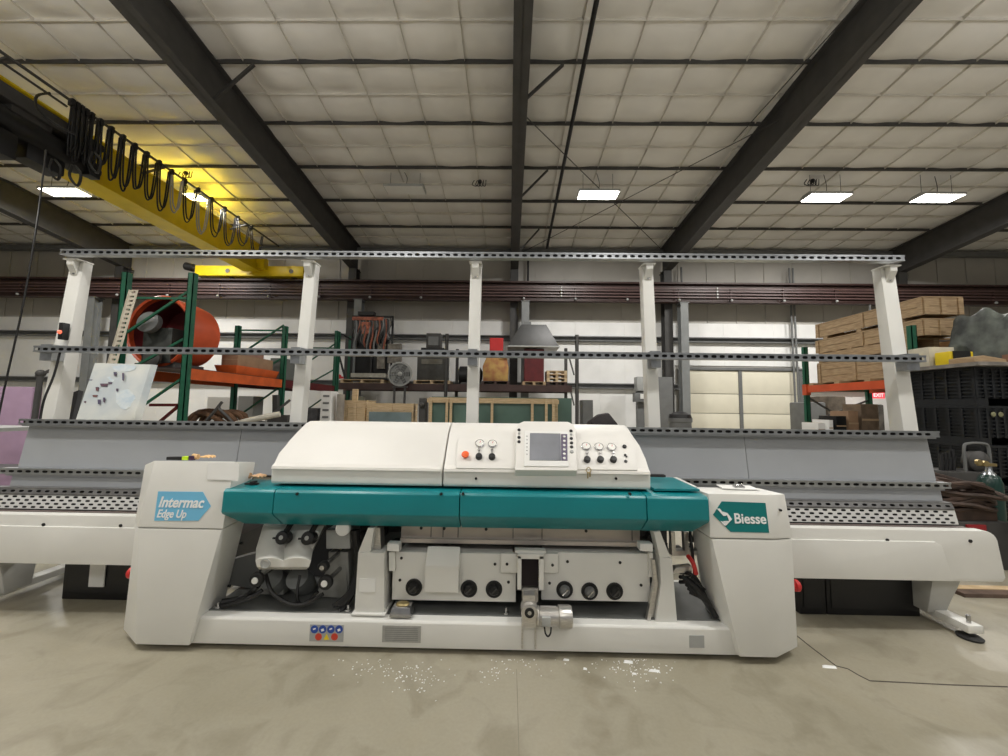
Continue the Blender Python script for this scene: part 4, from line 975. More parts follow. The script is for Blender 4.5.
MB().lathe((dc.x+.1, dc.y-.12, dc.z-.48), (0, -1, 0), [(0, .13), (.06, .14), (.07, .1)], 18).build('pulley', darkgrey, t, smooth=True)
MB().box(dc.x-.35, dc.y+.0, SZ, dc.x+.35, dc.y+.6, dc.z-.55).build('base_frame', darkgrey, t)
# leaning perforated angle
q0, q1 = P(110, 372, 5.4), P(134, 290, 5.55); dd_ = (q0-q1); q0 = q1+dd_*(q1.z/(-dd_.z))
t = MB(); side = Vector((.07, 0, .0)); n_ = 46
for k in range(n_):
    a0 = q1.lerp(q0, k/n_); a1 = q1.lerp(q0, (k+1)/n_); am = a0.lerp(a1, .5)
    c4 = [a0-side, a0+side, a1+side, a1-side]; hl = [am+(c-am)*.42 for c in c4]
    t.add(c4+hl, [(i, (i+1) % 4, 4+(i+1) % 4, 4+i) for i in range(4)])
t.bar(q1+Vector((-.07, .03, 0)), q0+Vector((-.07, .03, 0)), .012, .07, (0, 1, 0))
single('perforated_rack_post', t, mat('beige_rack_paint', (.52, .47, .38), .5, noise=.1, scale=5), 'beige perforated steel post leaning beside the orange drum', 'post')
# white board with stains
pts = [P(95, 363, 4.7), P(151, 364.5, 4.7), P(134, 419, 4.35), P(76, 419, 4.35)]
def extend(a, b, z): return a+(b-a)*((a.z-z)/(a.z-b.z))
pb = [extend(pts[1], pts[2], 0.0), extend(pts[0], pts[3], 0.0)]
base = [pts[0], pts[1], pb[0], pb[1]]
t = thing('stained_board', ((pb[0].x+pb[1].x)/2, pb[0].y, 0), 'leaning white board with pale blue smears and dark paint chips', 'board')
MB().loft([base, [q+Vector((.03, .06, 0)) for q in base]]).build('board', mat('stained_white_board', (.60, .61, .57), .5, scale=2.2, col2=(.42, .47, .50)), t)
smm = MB()
for (u, v, w, h) in ((115, 374, 3, 4), (123, 377, 2, 8), (104, 385, 8, 3), (97, 389, 3, 4), (95, 396, 5, 2), (99, 402, 3, 5), (104, 400, 2, 5), (110, 383, 4, 2), (90, 380, 5, 1), (117, 390, 2, 3), (85, 402, 2, 2)):
    tt = (v-363)/56; Y_ = 4.7-.35*tt-.006; a = P(u-w/2, v-h/2, Y_); b = P(u+w/2, v-h/2, Y_); c = P(u+w/2*.7, v+h/2, Y_-.35*h/56); d_ = P(u-w/2*.8, v+h/2*.8, Y_-.35*h/56)
    MB().loft([[a, b, c, d_], [z_+Vector((0, .004, 0)) for z_ in (a, b, c, d_)]]).build('paint_chip', mat('navy_maroon_chip', (.03, .05, .12), .6, scale=6, col2=(.12, .03, .03)), t)
bsm = MB()
for (u, v, w, h) in ((124, 368, 26, 8), (125, 398, 20, 22), (106, 380, 16, 8)):
    tt = (v-363)/56; Y_ = 4.7-.35*tt-.004; 
    n_ = 12; rr = []
    for k in range(n_):
        an = 2*math.pi*k/n_; uu = u+w/2*math.cos(an)*random.uniform(.7, 1.1); vv = v+h/2*math.sin(an)*random.uniform(.7, 1.1)
        rr.append(P(uu, vv, 4.7-.35*(vv-363)/56-.003))
    MB().loft([rr, [z_+Vector((0, .003, 0)) for z_ in rr]]).build('blue_smear', mat('pale_blue_smear', (.44, .53, .60), .5, scale=12, col2=(.60, .64, .64)), t)
a = P(78, 392, 4.9); b = P(70, 425, 4.7); b = extend(a, b, 0)
single('black_bar', MB().bar(a, b, .09, .05, (0, 1, 0)), black, 'black bar leaning just left of the stained board', 'bar')
# mauve foam board, far left
q = P(33, 387, 5.4); m_ = MB().box(-8.4, 5.4, 0, q.x, 5.52, q.z)
single('foam_sheet', m_, purplefoam, 'mauve foam sheet standing at the far left edge', 'sheet', bevel=.01)
q = P(36, 375, 4.8)
single('thin_grey_stand', MB().cyl((q.x, 4.8, 0), (q.x+.06, 4.8, q.z), .03).sphere((q.x+.06, 4.8, q.z+.02), .05).bar((q.x, 4.8, q.z-.02), (q.x+.22, 4.8, q.z+.08), .02, .03), darkgrey, 'slim dark pole stand right of the mauve foam sheet', 'stand', smooth=True)
# steel table far left under foam
t = thing('work_table', (-6.4, 4.3, 0), 'dark steel work table at the far left edge', 'table')
MB().box(-7.2, 4.0, 1.16, -5.55, 4.6, 1.2).build('tabletop', lightgrey, t)
for x in (-7.1, -5.62):
    for y in (4.05, 4.55): MB().box(x-.03, y-.03, 0, x+.03, y+.03, 1.16).build('leg', darkgrey, t)
MB().box(-7.1, 4.05, .7, -5.6, 4.55, .74).build('lower_shelf', darkgrey, t)
# items behind, low left
carton(*sorted((P(238, 405, 9.5).x, P(253, 405, 9.5).x)), 9.5, 9.9, 1.05, P(245, 396, 9.5).z, 'grey electrical cabinet box low behind the left rack', lightgrey, 'electrical_cabinet')
single('grey_cabinet_stand', MB().box(P(236, 405, 9.5).x, 9.45, 0, P(256, 405, 9.5).x, 10, 1.048), darkgrey, 'dark stand under the grey electrical cabinet', 'stand', bevel=.01)
wc = P(222, 405, 10.5)
carton(P(207, 405, 10.5).x, P(236, 405, 10.5).x, 10.5, 11.0, 0, P(220, 397, 10.5).z, 'white cabinet low behind the left rack', whiteplastic, 'white_cabinet')
m_ = MB(); q = P(212, 414, 7.0)
for k in range(9):
    m_.tube([(q.x-.5+k*.08, 7+random.uniform(-.2, .2), q.z-.25), (q.x-.3+k*.07, 7.0, q.z+random.uniform(-.02, .05)), (q.x+.1+k*.06, 7+random.uniform(-.2, .2), q.z-.02), (q.x+.4+k*.02, 7.1, q.z-.3)], .045, n=8)
m_.box(q.x-.6, 6.75, 0, q.x+.65, 7.3, q.z-.2)
single('brown_sack_pile', m_, mat('brown_sacking', (.14, .075, .04), .85, noise=.4, scale=8), 'pile of brown sacking low behind the left rack post', 'sacks', smooth=True)
m_ = MB().tube([P(206, 421, 6.2), P(214, 412, 6.2), P(222, 402, 6.2), P(219, 408, 6.2), P(227, 416, 6.2), P(234, 424, 6.2)], .022, n=8).cyl(P(206, 421, 6.2), P(206, 421, 6.2).xy.to_3d(), .022)
single('bent_iron_hook', m_, darkgrey, 'bent dark iron hook rising above the grey panel', 'hook', smooth=True)
m_ = MB().bar(P(150, 405, 6.6), P(186, 405, 6.6), .04, .05).bar(P(150, 430, 6.6), P(188, 398, 6.6), .04, .04)
single('steel_trestle', m_, maroon, 'thin maroon and dark steel frame behind the stained board', 'frame')
m_ = MB().tube([P(236, 424, 6.5), P(255, 419, 6.5), P(280, 414, 6.6)], .05, n=10).box(P(240,420,6.5).x, 6.45, 0, P(246,420,6.5).x, 6.6, P(240,420,6.5).z)
single('rolled_cloth', m_, mat('off_white_cloth', (.55, .52, .45), .8, noise=.2, scale=8), 'rolled off-white cloth lying behind the grey panel', 'cloth', smooth=True)
m_ = MB().bar(P(276, 395, 8.2), P(276, 425, 8.2), .1, .1).bar(P(265, 420, 8.0), P(290, 400, 8.3), .05, .05).box(P(270,420,8).x, 7.9, 0, P(290,420,8).x, 8.2, P(275,415,8).z)
single('dark_steel_jack', m_, darkgrey, 'dark steel jack low under the orange rack beam', 'jack')

# ---- centre back shelf, parallel to the wall
t = thing('storage_rack', (-2.5, 12.9, 0), 'brown long shelf rack with black uprights along the back wall', 'rack')
sz = P(450, 384, 12.5).z
xa, xb = P(333, 388, 12.5).x, P(572, 388, 12.5).x
MB().box(xa, 12.5, sz-.22, xb, 12.56, sz).build('beam', brownsteel, t)
MB().box(xa, 13.5, sz-.22, xb, 13.55, sz).build('beam', brownsteel, t)
MB().box(xa, 12.56, sz-.04, xb, 13.5, sz-.005).build('shelf_deck', brownsteel, t)
for u, v in ((334, 330), (446, 334), (452, 344), (571, 343), (577, 335)):
    x = P(u, 380, 12.45).x; m_ = MB(); upright(m_, x, 12.45 if u not in (334, 452, 571) else 13.6, P(u, v, 12.45).z, .1)
    m_.build('upright', darkgrey if u > 400 else rackgreen, t)
for xu in (P(574, 380, 12.5).x,):
    for k in range(3): MB().bar((xu, 12.5, .6+k*1.0), (xu, 13.5, 1.3+k*1.0), .04, .04).build('cross_brace', darkgrey, t)
m_ = MB().bar(P(341, 334, 12.45), P(352, 340, 13.3), .05, .05).bar(P(335, 340, 12.45), P(345, 378, 12.45), .05, .05); m_.build('cross_brace', black, t)
SH = sz-.004
def bxw(u0, u1, v, Y=12.6, d=.7, z0=None):
    "box on the shelf spanning u0..u1 whose top shows at v"
    return (P(u0, v, Y).x, P(u1, v, Y).x, Y, Y+d, SH if z0 is None else z0, P((u0+u1)/2, v, Y).z)
pallet((P(341,380,12.7).x+P(385,380,12.7).x)/2, 13.0, SH, 1.45, .8, 'pallet under the black tool rack on the back shelf', palewood)
# tool rack: frame with hanging gear
x0, x1, y0, y1, z0, z1 = bxw(352, 392, 312, z0=SH+.131)
t = thing('tool_rack', ((x0+x1)/2, 12.9, SH+.131), 'tall black tool rack hung with red and dark gear on shelf', 'rack')
fr = MB()
for x in (x0, (x0+x1)/2, x1): fr.box(x-.03, 12.7, SH+.131, x+.03, 12.76, z1-.1)
fr.box(x0, 12.7, z1-.16, x1, 12.76, z1-.1).box(x0, 12.65, SH+.131, x1, 13.15, SH+.18).box(x0, 12.7, SH+1.0, x1, 12.76, SH+1.05)
fr.build('frame', black, t)
gg = [('hanging_hose', black), ('hanging_hose', black), ('hanging_hose', midgrey), ('hanging_hose', black), ('hanging_hose', darkgrey), ('hanging_hose', mat('rust', (.30, .09, .05), .7, noise=.4, scale=9))]
for k in range(34):
    nm, mm = gg[k % 6]; x = x0+.06+(x1-x0-.12)*k/33; zt_ = z1-.16-random.uniform(0, .1); ln = random.uniform(.5, 1.25)
    MB().tube([(x, 12.66, zt_), (x+.05, 12.6, zt_-ln*.4), (x-.04, 12.62, zt_-ln*.8), (x+.02, 12.66, zt_-ln)], random.uniform(.018, .04), n=6).build(nm, mm, t, smooth=True)
MB().box(x0+.1, 12.78, SH+.3, x1-.15, 12.95, z1-.5).box(x0+.3, 12.8, z1-.5, x1-.4, 12.95, z1-.2).build('hoist_body', black, t, bevel=.02)
MB().box(x0+.02, 12.6, z1-.28, x1-.3, 12.7, z1-.17).build('top_reel', mat('rust_red', (.40, .12, .07), .6, noise=.5, scale=9), t)
MB().box(x0+.35, 12.58, z1-.75, x0+.65, 12.68, z1-.35).build('red_box', MATS['rust_red'], t)
MB().box(x0+.2, 12.6, z1-.1, x0+.75, 12.8, z1+.02).build('top_motor', black, t)
MB().box(x1-.45, 12.62, SH+.5, x1-.2, 12.72, SH+1.35).box(x1-.1, 12.6, SH+.7, x1+.35, 12.75, SH+1.35).build('side_tool', mat('khaki_grey', (.20, .18, .15), .6, noise=.4, scale=9), t)
MB().box(x0+.05, 12.6, SH+.2, x0+1.2, 12.95, SH+.34).build('drill_base', mat('pale_dirty_metal', (.42, .40, .34), .5, noise=.2, scale=9), t)
q = P(342, 375, 12.55); single('red_clamp', MB().sphere((q.x-.12, 12.6, q.z), .08).bar((q.x-.12, 12.6, q.z-.03), (q.x+.02, 12.62, q.z-.03), .05, .07), red, 'red clamp at the left end of the tool pallet', 'clamp', smooth=True).location.z = SH+.131
q = P(400, 374, 12.28)
t = thing('round_fan', (q.x, 12.28, q.z-.40), 'round grey fan leaning before the black machine on the shelf', 'fan')
MB().lathe((q.x, 12.38, q.z), (0, -1, 0), [(0, .36), (.10, .40), (.12, .40), (.12, .36), (.04, .34)], 28).build('fan_shroud', lightgrey, t, smooth=True)
bl_ = MB()
for k in range(6):
    an = k*math.pi/3; bl_.bar((q.x, 12.30, q.z), (q.x+.33*math.cos(an), 12.30, q.z+.33*math.sin(an)), .02, .13, (math.sin(an), .4, -math.cos(an)))
bl_.build('fan_blades', midgrey, t); MB().lathe((q.x, 12.32, q.z), (0, -1, 0), [(0, .08), (.06, .08), (.08, .05)], 14).build('fan_hub', lightgrey, t, smooth=True)
gm_ = MB()
for rr in (.12, .2, .28, .35):
    gm_.tube([(q.x+rr*math.cos(a*math.pi/12), 12.255, q.z+rr*math.sin(a*math.pi/12)) for a in range(25)], .006, n=4, smooth=1)
gm_.build('fan_grille', lightgrey, t)
single('round_fan_stand', MB().box(q.x-.2, 12.27, 0, q.x-.14, 12.33, q.z-.38).box(q.x+.14, 12.27, 0, q.x+.2, 12.33, q.z-.38).box(q.x-.25, 12.24, q.z-.44, q.x+.25, 12.37, q.z-.40), darkgrey, 'dark stand carrying the round grey fan', 'stand')
px = (P(414,380,12.7).x+P(450,380,12.7).x)/2
pallet(px, 13.0, SH, 1.2, .8, 'pallet under the dark machine right of the round fan', palewood)
x0, x1 = px-.52, px+.48; zp = SH+.131
t = thing('pump_machine', (px, 12.95, zp), 'dark boxy machine stacked on the pale pallet right of the fan', 'machine')
MB().box(x0, 12.7, zp, x1, 13.3, zp+.95).build('cabinet', mat('olive_black', (.05, .05, .045), .5, noise=.2, scale=8), t, bevel=.02)
MB().box(x0+.15, 12.68, zp+.55, x1-.15, 12.7, zp+.72).build('name_plate', mat('dull_olive', (.16, .15, .12), .5, noise=.2, scale=8), t)
MB().box(x0+.1, 12.75, zp+.95, x1-.1, 13.25, zp+1.12).build('motor_base', black, t, bevel=.02)
MB().box(px-.25, 12.75, zp+1.12, px+.25, 13.1, zp+1.62).build('upper_box', darkgrey, t, bevel=.02)
MB().box(px-.17, 12.735, zp+1.2, px+.17, 12.75, zp+1.5).build('upper_panel', midgrey, t)
# bare motor at post
x0, x1, *_ = bxw(458, 482, 360)
t = thing('electric_motor', ((x0+x1)/2, 12.8, SH), 'black electric motor lying behind the middle white post', 'motor')
MB().lathe((x0, 12.9, SH+.34), (1, 0, 0), [(0, .2), (.04, .3), (x1-x0-.1, .3), (x1-x0, .15)], 20).build('casing', black, t, smooth=True)
MB().box(x0+.1, 12.65, SH, x1-.1, 13.15, SH+.08).box(x0+.15, 12.8, SH+.08, x1-.15, 13.0, SH+.2).build('feet', darkgrey, t)
# ochre bin with red box above
px = (P(483,380,12.7).x+P(508,380,12.7).x)/2
pallet(px, 13.0, SH, .95, .75, 'dark pallet under the ochre sack bin', brownsteel)
zp = SH+.131
t = thing('sack_bin', (px, 12.95, zp), 'ochre and rust coloured sack bin on a dark pallet', 'bin')
MB().loft([[(px-.42, 12.68, zp), (px+.42, 12.68, zp), (px+.42, 13.25, zp), (px-.42, 13.25, zp)], [(px-.44, 12.66, zp+.5), (px+.43, 12.66, zp+.5), (px+.44, 13.27, zp+.5), (px-.44, 13.27, zp+.5)], [(px-.30, 12.76, zp+.86), (px+.36, 12.76, zp+.84), (px+.36, 13.15, zp+.84), (px-.30, 13.15, zp+.86)]]).build('sack', mat('ochre_sack', (.50, .32, .10), .8, scale=4, col2=(.34, .13, .06)), t, bevel=.03)
zb = zp+.87; zt_ = P(495, 338, 12.8).z
carton(px-.22, px+.24, 12.8, 13.15, zb, zt_, 'bright red box standing on the ochre sack bin', red, 'red_box')
# maroon cabinet + pallets + hood
px = (P(525,380,12.7).x+P(543,380,12.7).x)/2
pallet(px, 13.0, SH, .78, .75, 'pallet under the maroon cabinet on the back shelf', wood)
zp = SH+.131
carton(px-.33, px+.33, 12.68, 13.25, zp, P(533, 349, 12.7).z, 'maroon cabinet under the grey hood on the back shelf', maroon, 'maroon_cabinet')
px2 = (P(545,380,12.7).x+P(563,380,12.7).x)/2+.09
zz = SH
for k in range(4):
    pallet(px2, 13.0, zz, .68, .75, ['lowest', 'second lowest', 'third', 'topmost'][k]+' of four small pallets stacked right of the maroon cabinet', [brownsteel, palewood, wood, palewood][k], .125, 'stacked small pallets'); zz += .126
hz0 = P(533, 348, 12.7).z+.003
t = thing('extraction_hood', (P(533, 340, 12.9).x, 12.95, hz0), 'grey tapered steel extraction hood on top of the maroon cabinet', 'hood')
a0, a1 = P(508, 346, 12.5), P(559, 347, 12.5); b0, b1 = P(521, 325, 12.9), P(546, 325, 12.9)
MB().loft([[(a0.x, 12.5, hz0+.04), (a1.x, 12.5, hz0+.04), (a1.x, 13.4, hz0+.04), (a0.x, 13.4, hz0+.04)], [(b0.x, 12.8, b0.z), (b1.x, 12.8, b0.z), (b1.x, 13.2, b0.z), (b0.x, 13.2, b0.z)]]).build('hood_cone', mat('hood_grey', (.06, .06, .06), .5, .2, noise=.12, scale=5), t, bevel=.01)
MB().box(a0.x-.02, 12.48, hz0, a1.x+.02, 13.42, hz0+.045).build('hood_rim', lightgrey, t)
MB().box(b0.x+.1, 12.9, b0.z, b0.x+.35, 13.1, b0.z+.12).build('duct_stub', midgrey, t)

# ---- crates and glass on the floor behind the hood
crate(P(345,400,9.5).x, P(366,400,9.5).x, 9.5, 10.2, 0, P(355, 401, 9.5).z, 'pale pine crate with a short upright board behind the hood', palewood)
t = crate(P(368,400,9.3).x, P(414,400,9.3).x, 9.3, 9.7, 0, P(390, 404, 9.3).z, 'wide pale pine crate holding blue grey glass sheets', palewood, 'glass_crate')
MB().box(P(370,400,9.27).x, 9.24, .3, P(412,400,9.27).x, 9.275, P(390, 412, 9.27).z).build('glass_sheet', blueglass, t)
single('pine_offcut', MB().box(P(352,400,9.7).x, 9.7, P(355,401,9.5).z+.02, P(357,400,9.7).x, 9.78, P(355,389,9.7).z), palewood, 'short pine board standing up on the pale crate', 'board')
t = thing('document_tower', (P(326, 400, 9).x, 9.2, 0), 'white carton printed with labels beside the pine crates', 'box')
MB().loft([[(P(318,425,9).x, 9, 0), (P(331,425,9).x, 9, 0), (P(331,425,9).x, 9.4, 0), (P(318,425,9).x, 9.4, 0)], [(P(322,391,9).x, 9, P(326,391,9).z), (P(331,391,9).x, 9, P(326,391,9).z), (P(331,391,9).x, 9.4, P(326,391,9).z), (P(322,391,9).x, 9.4, P(326,391,9).z)]]).build('carton', paper, t)
for k in range(4): MB().box(P(323,400,8.99).x, 8.985, P(326, 395+k*7, 9).z-.05, P(329,400,8.99).x, 8.998, P(326, 395+k*7, 9).z).build('printed_label', midgrey, t)
single('grey_cylinder_roll', MB().cyl((P(337,400,9).x, 9.2, 0), (P(337,400,9).x, 9.2, P(337,394,9).z), .09), mat('grey_brown_wrap', (.30, .27, .23), .7, noise=.2, scale=5), 'grey wrapped roll standing right of the labelled carton', 'roll', smooth=True)
single('dark_cloth_bale', MB().box(P(300,400,9).x, 9, 0, P(318,400,9).x, 9.5, P(305,408,9).z), mat('dark_blanket', (.08, .08, .085), .9, noise=.3, scale=8), 'dark bale standing left of the labelled carton', 'bale', bevel=.04)
single('olive_box', MB().box(P(341,400,9.9).x, 10.5, 0, P(350,400,9.9).x, 10.9, P(345,396,10.5).z).box(P(341,400,10.4).x, 10.4, .3, P(349,400,10.4).x, 10.5, 1.4), mat('olive_drab', (.12, .12, .08), .7, noise=.2, scale=6), 'olive box standing behind the pale crates', 'box', bevel=.01)
# glass rack: timber frame with green glass
t = thing('glass_rack', (P(493, 410, 9).x, 9.3, 0), 'long timber framed rack of green sheet glass behind the hood', 'rack')
xa, xb = P(427, 400, 9).x, P(559, 400, 9).x; zt_ = P(490, 399, 9).z
MB().box(xa, 9.0, zt_-.10, xb, 9.08, zt_).build('top_board', palewood, t)
MB().box(xa, 9.0, .1, xb, 9.08, .2).build('bottom_board', palewood, t)
for u in (430, 446, 450, 491, 531, 545, 552):
    MB().box(P(u,400,9).x, 8.96, 0, P(u+2.5,400,9).x, 9.0, zt_).build('stile', palewood, t)
MB().box(xa+.05, 9.1, .15, xb-.1, 9.16, zt_-.02).build('glass_pack', glassgreen, t)
MB().box(xa, 9.2, .0, xb, 9.28, zt_+.03).build('back_frame', palewood, t)
MB().box(xa+.05, 9.3, .15, xb+.35, 9.36, zt_+.05).build('glass_pack', glassgreen, t)
single('black_hand_truck', MB().box(P(419,400,9.2).x, 9.2, 0, P(426,400,9.2).x, 9.5, P(423,398,9.2).z).sphere((P(422,405,9.2).x, 9.15, P(422,405,9.2).z), .07), darkgrey, 'narrow dark steel post unit between pine crate and glass rack', 'post', bevel=.01)
single('grey_steel_cabinet', MB().box(P(583,400,9.5).x, 9.5, 0, P(593,400,9.5).x, 10, P(588,400,9.5).z), midgrey, 'narrow grey steel cabinet right of the black rack post', 'cabinet', bevel=.01)
# black bag on a stand
q = P(603, 425, 5.5)
single('duffel_bag', MB().loft([[(q.x-.22, 5.45, q.z-.12), (q.x+.22, 5.45, q.z-.12), (q.x+.22, 5.7, q.z-.12), (q.x-.22, 5.7, q.z-.12)], [(q.x-.19, 5.44, q.z+.04), (q.x+.20, 5.44, q.z+.02), (q.x+.20, 5.7, q.z+.02), (q.x-.19, 5.7, q.z+.04)], [(q.x-.06, 5.5, q.z+.15), (q.x+.08, 5.5, q.z+.18), (q.x+.10, 5.62, q.z+.18), (q.x-.06, 5.62, q.z+.15)]]), mat('black_maroon_cloth', (.014, .008, .010), .6, noise=.5, scale=12, bump=.4), 'crumpled black bag showing just above the control hood', 'bag', bevel=.03)
single('bag_stand', MB().box(q.x-.25, 5.42, 0, q.x+.25, 5.75, q.z-.122), midgrey, 'grey stand under the crumpled black bag', 'stand', bevel=.01)
# electric panel column right-centre
x0, x1 = P(636, 390, 13.9).x, P(646, 390, 13.9).x
t = thing('fuse_cabinet', ((x0+x1)/2, 13.9, 0), 'grey electrical boxes on a stand left of the fourth post', 'cabinet')
MB().box(x0+.05, 13.9, 0, x1-.05, 14.1, P(640, 377, 13.9).z-.2).build('stand', midgrey, t)
MB().box(x0, 13.75, P(640,391,13.9).z, x1, 14.1, P(640,377,13.9).z).build('upper_box', lightgrey, t, bevel=.01)
MB().box(x0-.1, 13.75, P(640,402,13.9).z, x1+.1, 14.0, P(640,393,13.9).z).build('lower_box', midgrey, t, bevel=.01)
MB().box(x0+.1, 13.735, P(640,399,13.9).z, x0+.28, 13.752, P(640,394,13.9).z).build('label_plate', paper, t)
x0, x1 = P(661, 390, 12).x, P(668, 390, 12).x
single('grey_locker', MB().box(x0-.25, 12, 0, x1+.15, 12.4, P(665,377,12).z), midgrey, 'tall grey locker right of the fourth white post', 'locker', bevel=.01)
x = P(702-.0, 300, 13.7).x
for u, w in ((701, 'left one of the pair by the cream door'), (683, 'running beside the right wall column')):
    pass
for u, w in ((683.5, 'beside the dark column left of the cream door'), (793, 'left one of the pair right of the cream door'), (796.5, 'right one of the pair right of the cream door')):
    q = P(u, 300, 14.3); single('conduit_pipe', MB().cyl((q.x, 14.42, .0), (q.x, 14.42, 7.0), .035, n=10), midgrey, 'thin grey vertical conduit '+w, 'pipe', 'vertical conduits', smooth=True)
q = P(257+460/1, 0, 14)
for u, w in ((528, 'right of the middle wall column'),):
    q = P(u, 300, 14.3); single('conduit_pipe', MB().cyl((q.x, 14.42, 3.9), (q.x, 14.42, 7.4), .04, n=10), black, 'thin black vertical conduit '+w, 'pipe', 'vertical conduits', smooth=True)
q = P(680, 418, 8.5)
t = thing('shop_vacuum', (q.x, 8.5, 0), 'dark round shop vacuum low right of the fourth post', 'vacuum')
MB().lathe((q.x, 8.5, 0), (0, 0, 1), [(0, .2), (.05, .23), (q.z-.1, .23), (q.z-.08, .25), (q.z, .25)], 20).build('tank', midgrey, t, smooth=True)
MB().lathe((q.x, 8.5, q.z), (0, 0, 1), [(0, .24), (.08, .22), (.13, .12), (.15, .02)], 20).build('lid', black, t, smooth=True)

# ---- right green pallet rack
RXa, RXb = 6.72, 8.1
YN, YF = 6.35, 8.65
t = thing('pallet_rack', (7.2, 7.5, 0), 'green pallet rack with orange beam at the right under timber crates', 'rack')
for y in (YN, YF):
    for x in (RXa, RXb):
        m_ = MB(); upright(m_, x, y, 2.95, .085); m_.build('upright', rackgreen, t)
    for k, (za, zb) in enumerate(((.2, 1.0), (1.8, 1.0), (1.75, 1.25))):
        MB().bar((RXa+.04, y, zb if k % 2 == 0 else za), (RXb-.04, y, za if k % 2 == 0 else zb), .03, .035).build('cross_brace', darkgrey, t)
    MB().bar((RXa+.04, y, 1.97), (RXb-.04, y, 1.97), .035, .04).build('cross_brace', rackgreen, t)
for x in (RXa, RXb):
    MB().box(x-.025, YN+.043, 1.92, x+.025, YF-.043, 2.07).build('beam', redorange, t)
q = Vector((RXa, YF, 2.0)); MB().box(RXa-.05, YF-.06, 1.86, RXa+.05, YF+.06, 2.1).build('beam_connector', redorange, t)
rz = 2.071
for k in range(4):
    y = YN+.1+k*.66
    MB().box(RXa-.02, y, rz-.001, RXb+.02, y+.12, rz+.05).build('cross_bar', wood, t)
rz += .051
crate(6.92, 7.95, 6.75, 8.55, rz, rz+.43, 'lower long timber crate resting on the right rack beam', wood, group='long timber crates')
pallet(7.4, 7.55, rz+.452, 1.0, 1.9, 'pallet between the long timber crates on right rack', wood, .22)
z_ = rz+.675
crate(6.95, 7.55, 6.38, 8.60, z_, z_+.27, 'middle long timber crate on the right rack', wood, group='long timber crates')
for k, y in enumerate((6.7, 7.5, 8.3)):
    single('timber_bearer', MB().box(6.95, y, z_+.291, 7.55, y+.1, z_+.35), wood, ['front', 'middle', 'rear'][k]+' bearer between the two upper timber crates', 'bearer', 'crate bearers')
crate(6.95, 7.60, 6.36, 8.58, z_+.352, z_+.64, 'topmost long timber crate on the right rack', wood, group='long timber crates')
# clutter under right rack
rng = random.Random(3)
cols = [('dark engine part', darkgrey), ('white parts box', whiteplastic), ('brown parts box', cardboard), ('black parts bin', black), ('tan parts box', wood)]
zs = P(850, 434, 7.4).z
single('parts_table', MB().box(5.85, 7.0, zs-.12, 8.2, 7.9, zs-.05).box(5.9, 7.1, 0, 6.0, 7.2, zs-.12).box(8.05, 7.1, 0, 8.15, 7.2, zs-.12).box(5.9, 7.7, 0, 6.0, 7.8, zs-.12).box(8.05, 7.7, 0, 8.15, 7.8, zs-.12), darkgrey, 'dark steel table of parts below the orange beam at right', 'table')
items = [(818, 825, 423, whiteplastic, 'small pale carton at the left end of the parts table'), (829, 833, 420, paper, 'slim white carton second from left on the parts table'), (836, 846, 416, black, 'black bin in the middle of the parts table'), (848, 858, 411, cardboard, 'brown carton right of the black bin on the parts table'), (861, 878, 404, mat('brown_sack', (.17, .12, .08), .8, noise=.3, scale=7), 'brown sack carton on the parts table by the right end post')]
for u0, u1, v, mm, lb in items:
    carton(P(u0, v, 7.2).x, P(u1, v, 7.2).x, 7.2, 7.6, zs-.05, P(u0, v, 7.2).z, lb, mm)
q = P(885, 428, 7.02); single('white_rag', MB().sphere((q.x, 7.05, zs+.025), .09, 12, 8, (1.2, 1, .8)).sphere((q.x+.07, 7.05, zs+.022), .07), paper, 'crumpled white rag beside the right end post', 'rag', smooth=True)
xa, xb = P(812, 400, 12.6).x, P(872, 400, 12.6).x
for k, (ua, ub, v, mm, lb) in enumerate(((811, 826, 402, midgrey, 'grey storage cabinet standing back under the orange beam, left one'), (828, 846, 396, mat('brown_grey_cover', (.13, .105, .08), .8, noise=.4, scale=5), 'brown covered pallet load back under the orange beam'), (848, 884, 404, mat('dark_mixed_load', (.09, .08, .07), .8, noise=.5, scale=6), 'dark covered pallet load behind the right end post'))):
    single('covered_load' if k else 'storage_cabinet', MB().box(P(ua, v, 11.5).x, 11.5, 0, P(ub, v, 11.5).x, 12.4, P(ua, v, 11.5).z), mm, lb, 'load' if k else 'cabinet', bevel=.05)
# exit sign
q = P(877, 393.5, 13.0)
a = P(871.5, 390, 13.75); b = P(885, 398.5, 13.75)
t = thing('exit_sign', ((a.x+b.x)/2, 13.8, b.z), 'small lit sign with red panel left of right end post', 'sign')
MB().box(a.x, 13.75, b.z, b.x, 13.82, a.z).box((a.x+b.x)/2-.05, 13.82, a.z-.1, (a.x+b.x)/2+.05, 13.88, a.z).build('sign_panel', mat('exit_red_lit', (1.0, .10, .13), .4, emit=.6), t)
text_mesh('sign_lettering', 'EXIT', .17, mat('exit_white_lit', (1, .75, .75), .4, emit=.7), (a.x+.05, 13.745, b.z+.06), (1, 0, 0), (0, 0, 1), t, bold=.004, width=(b.x-a.x)-.1)
MB().box((a.x+b.x)/2-.02, 13.84, a.z, (a.x+b.x)/2+.02, 13.88, 5.456).build('sign_hanger', midgrey, t)

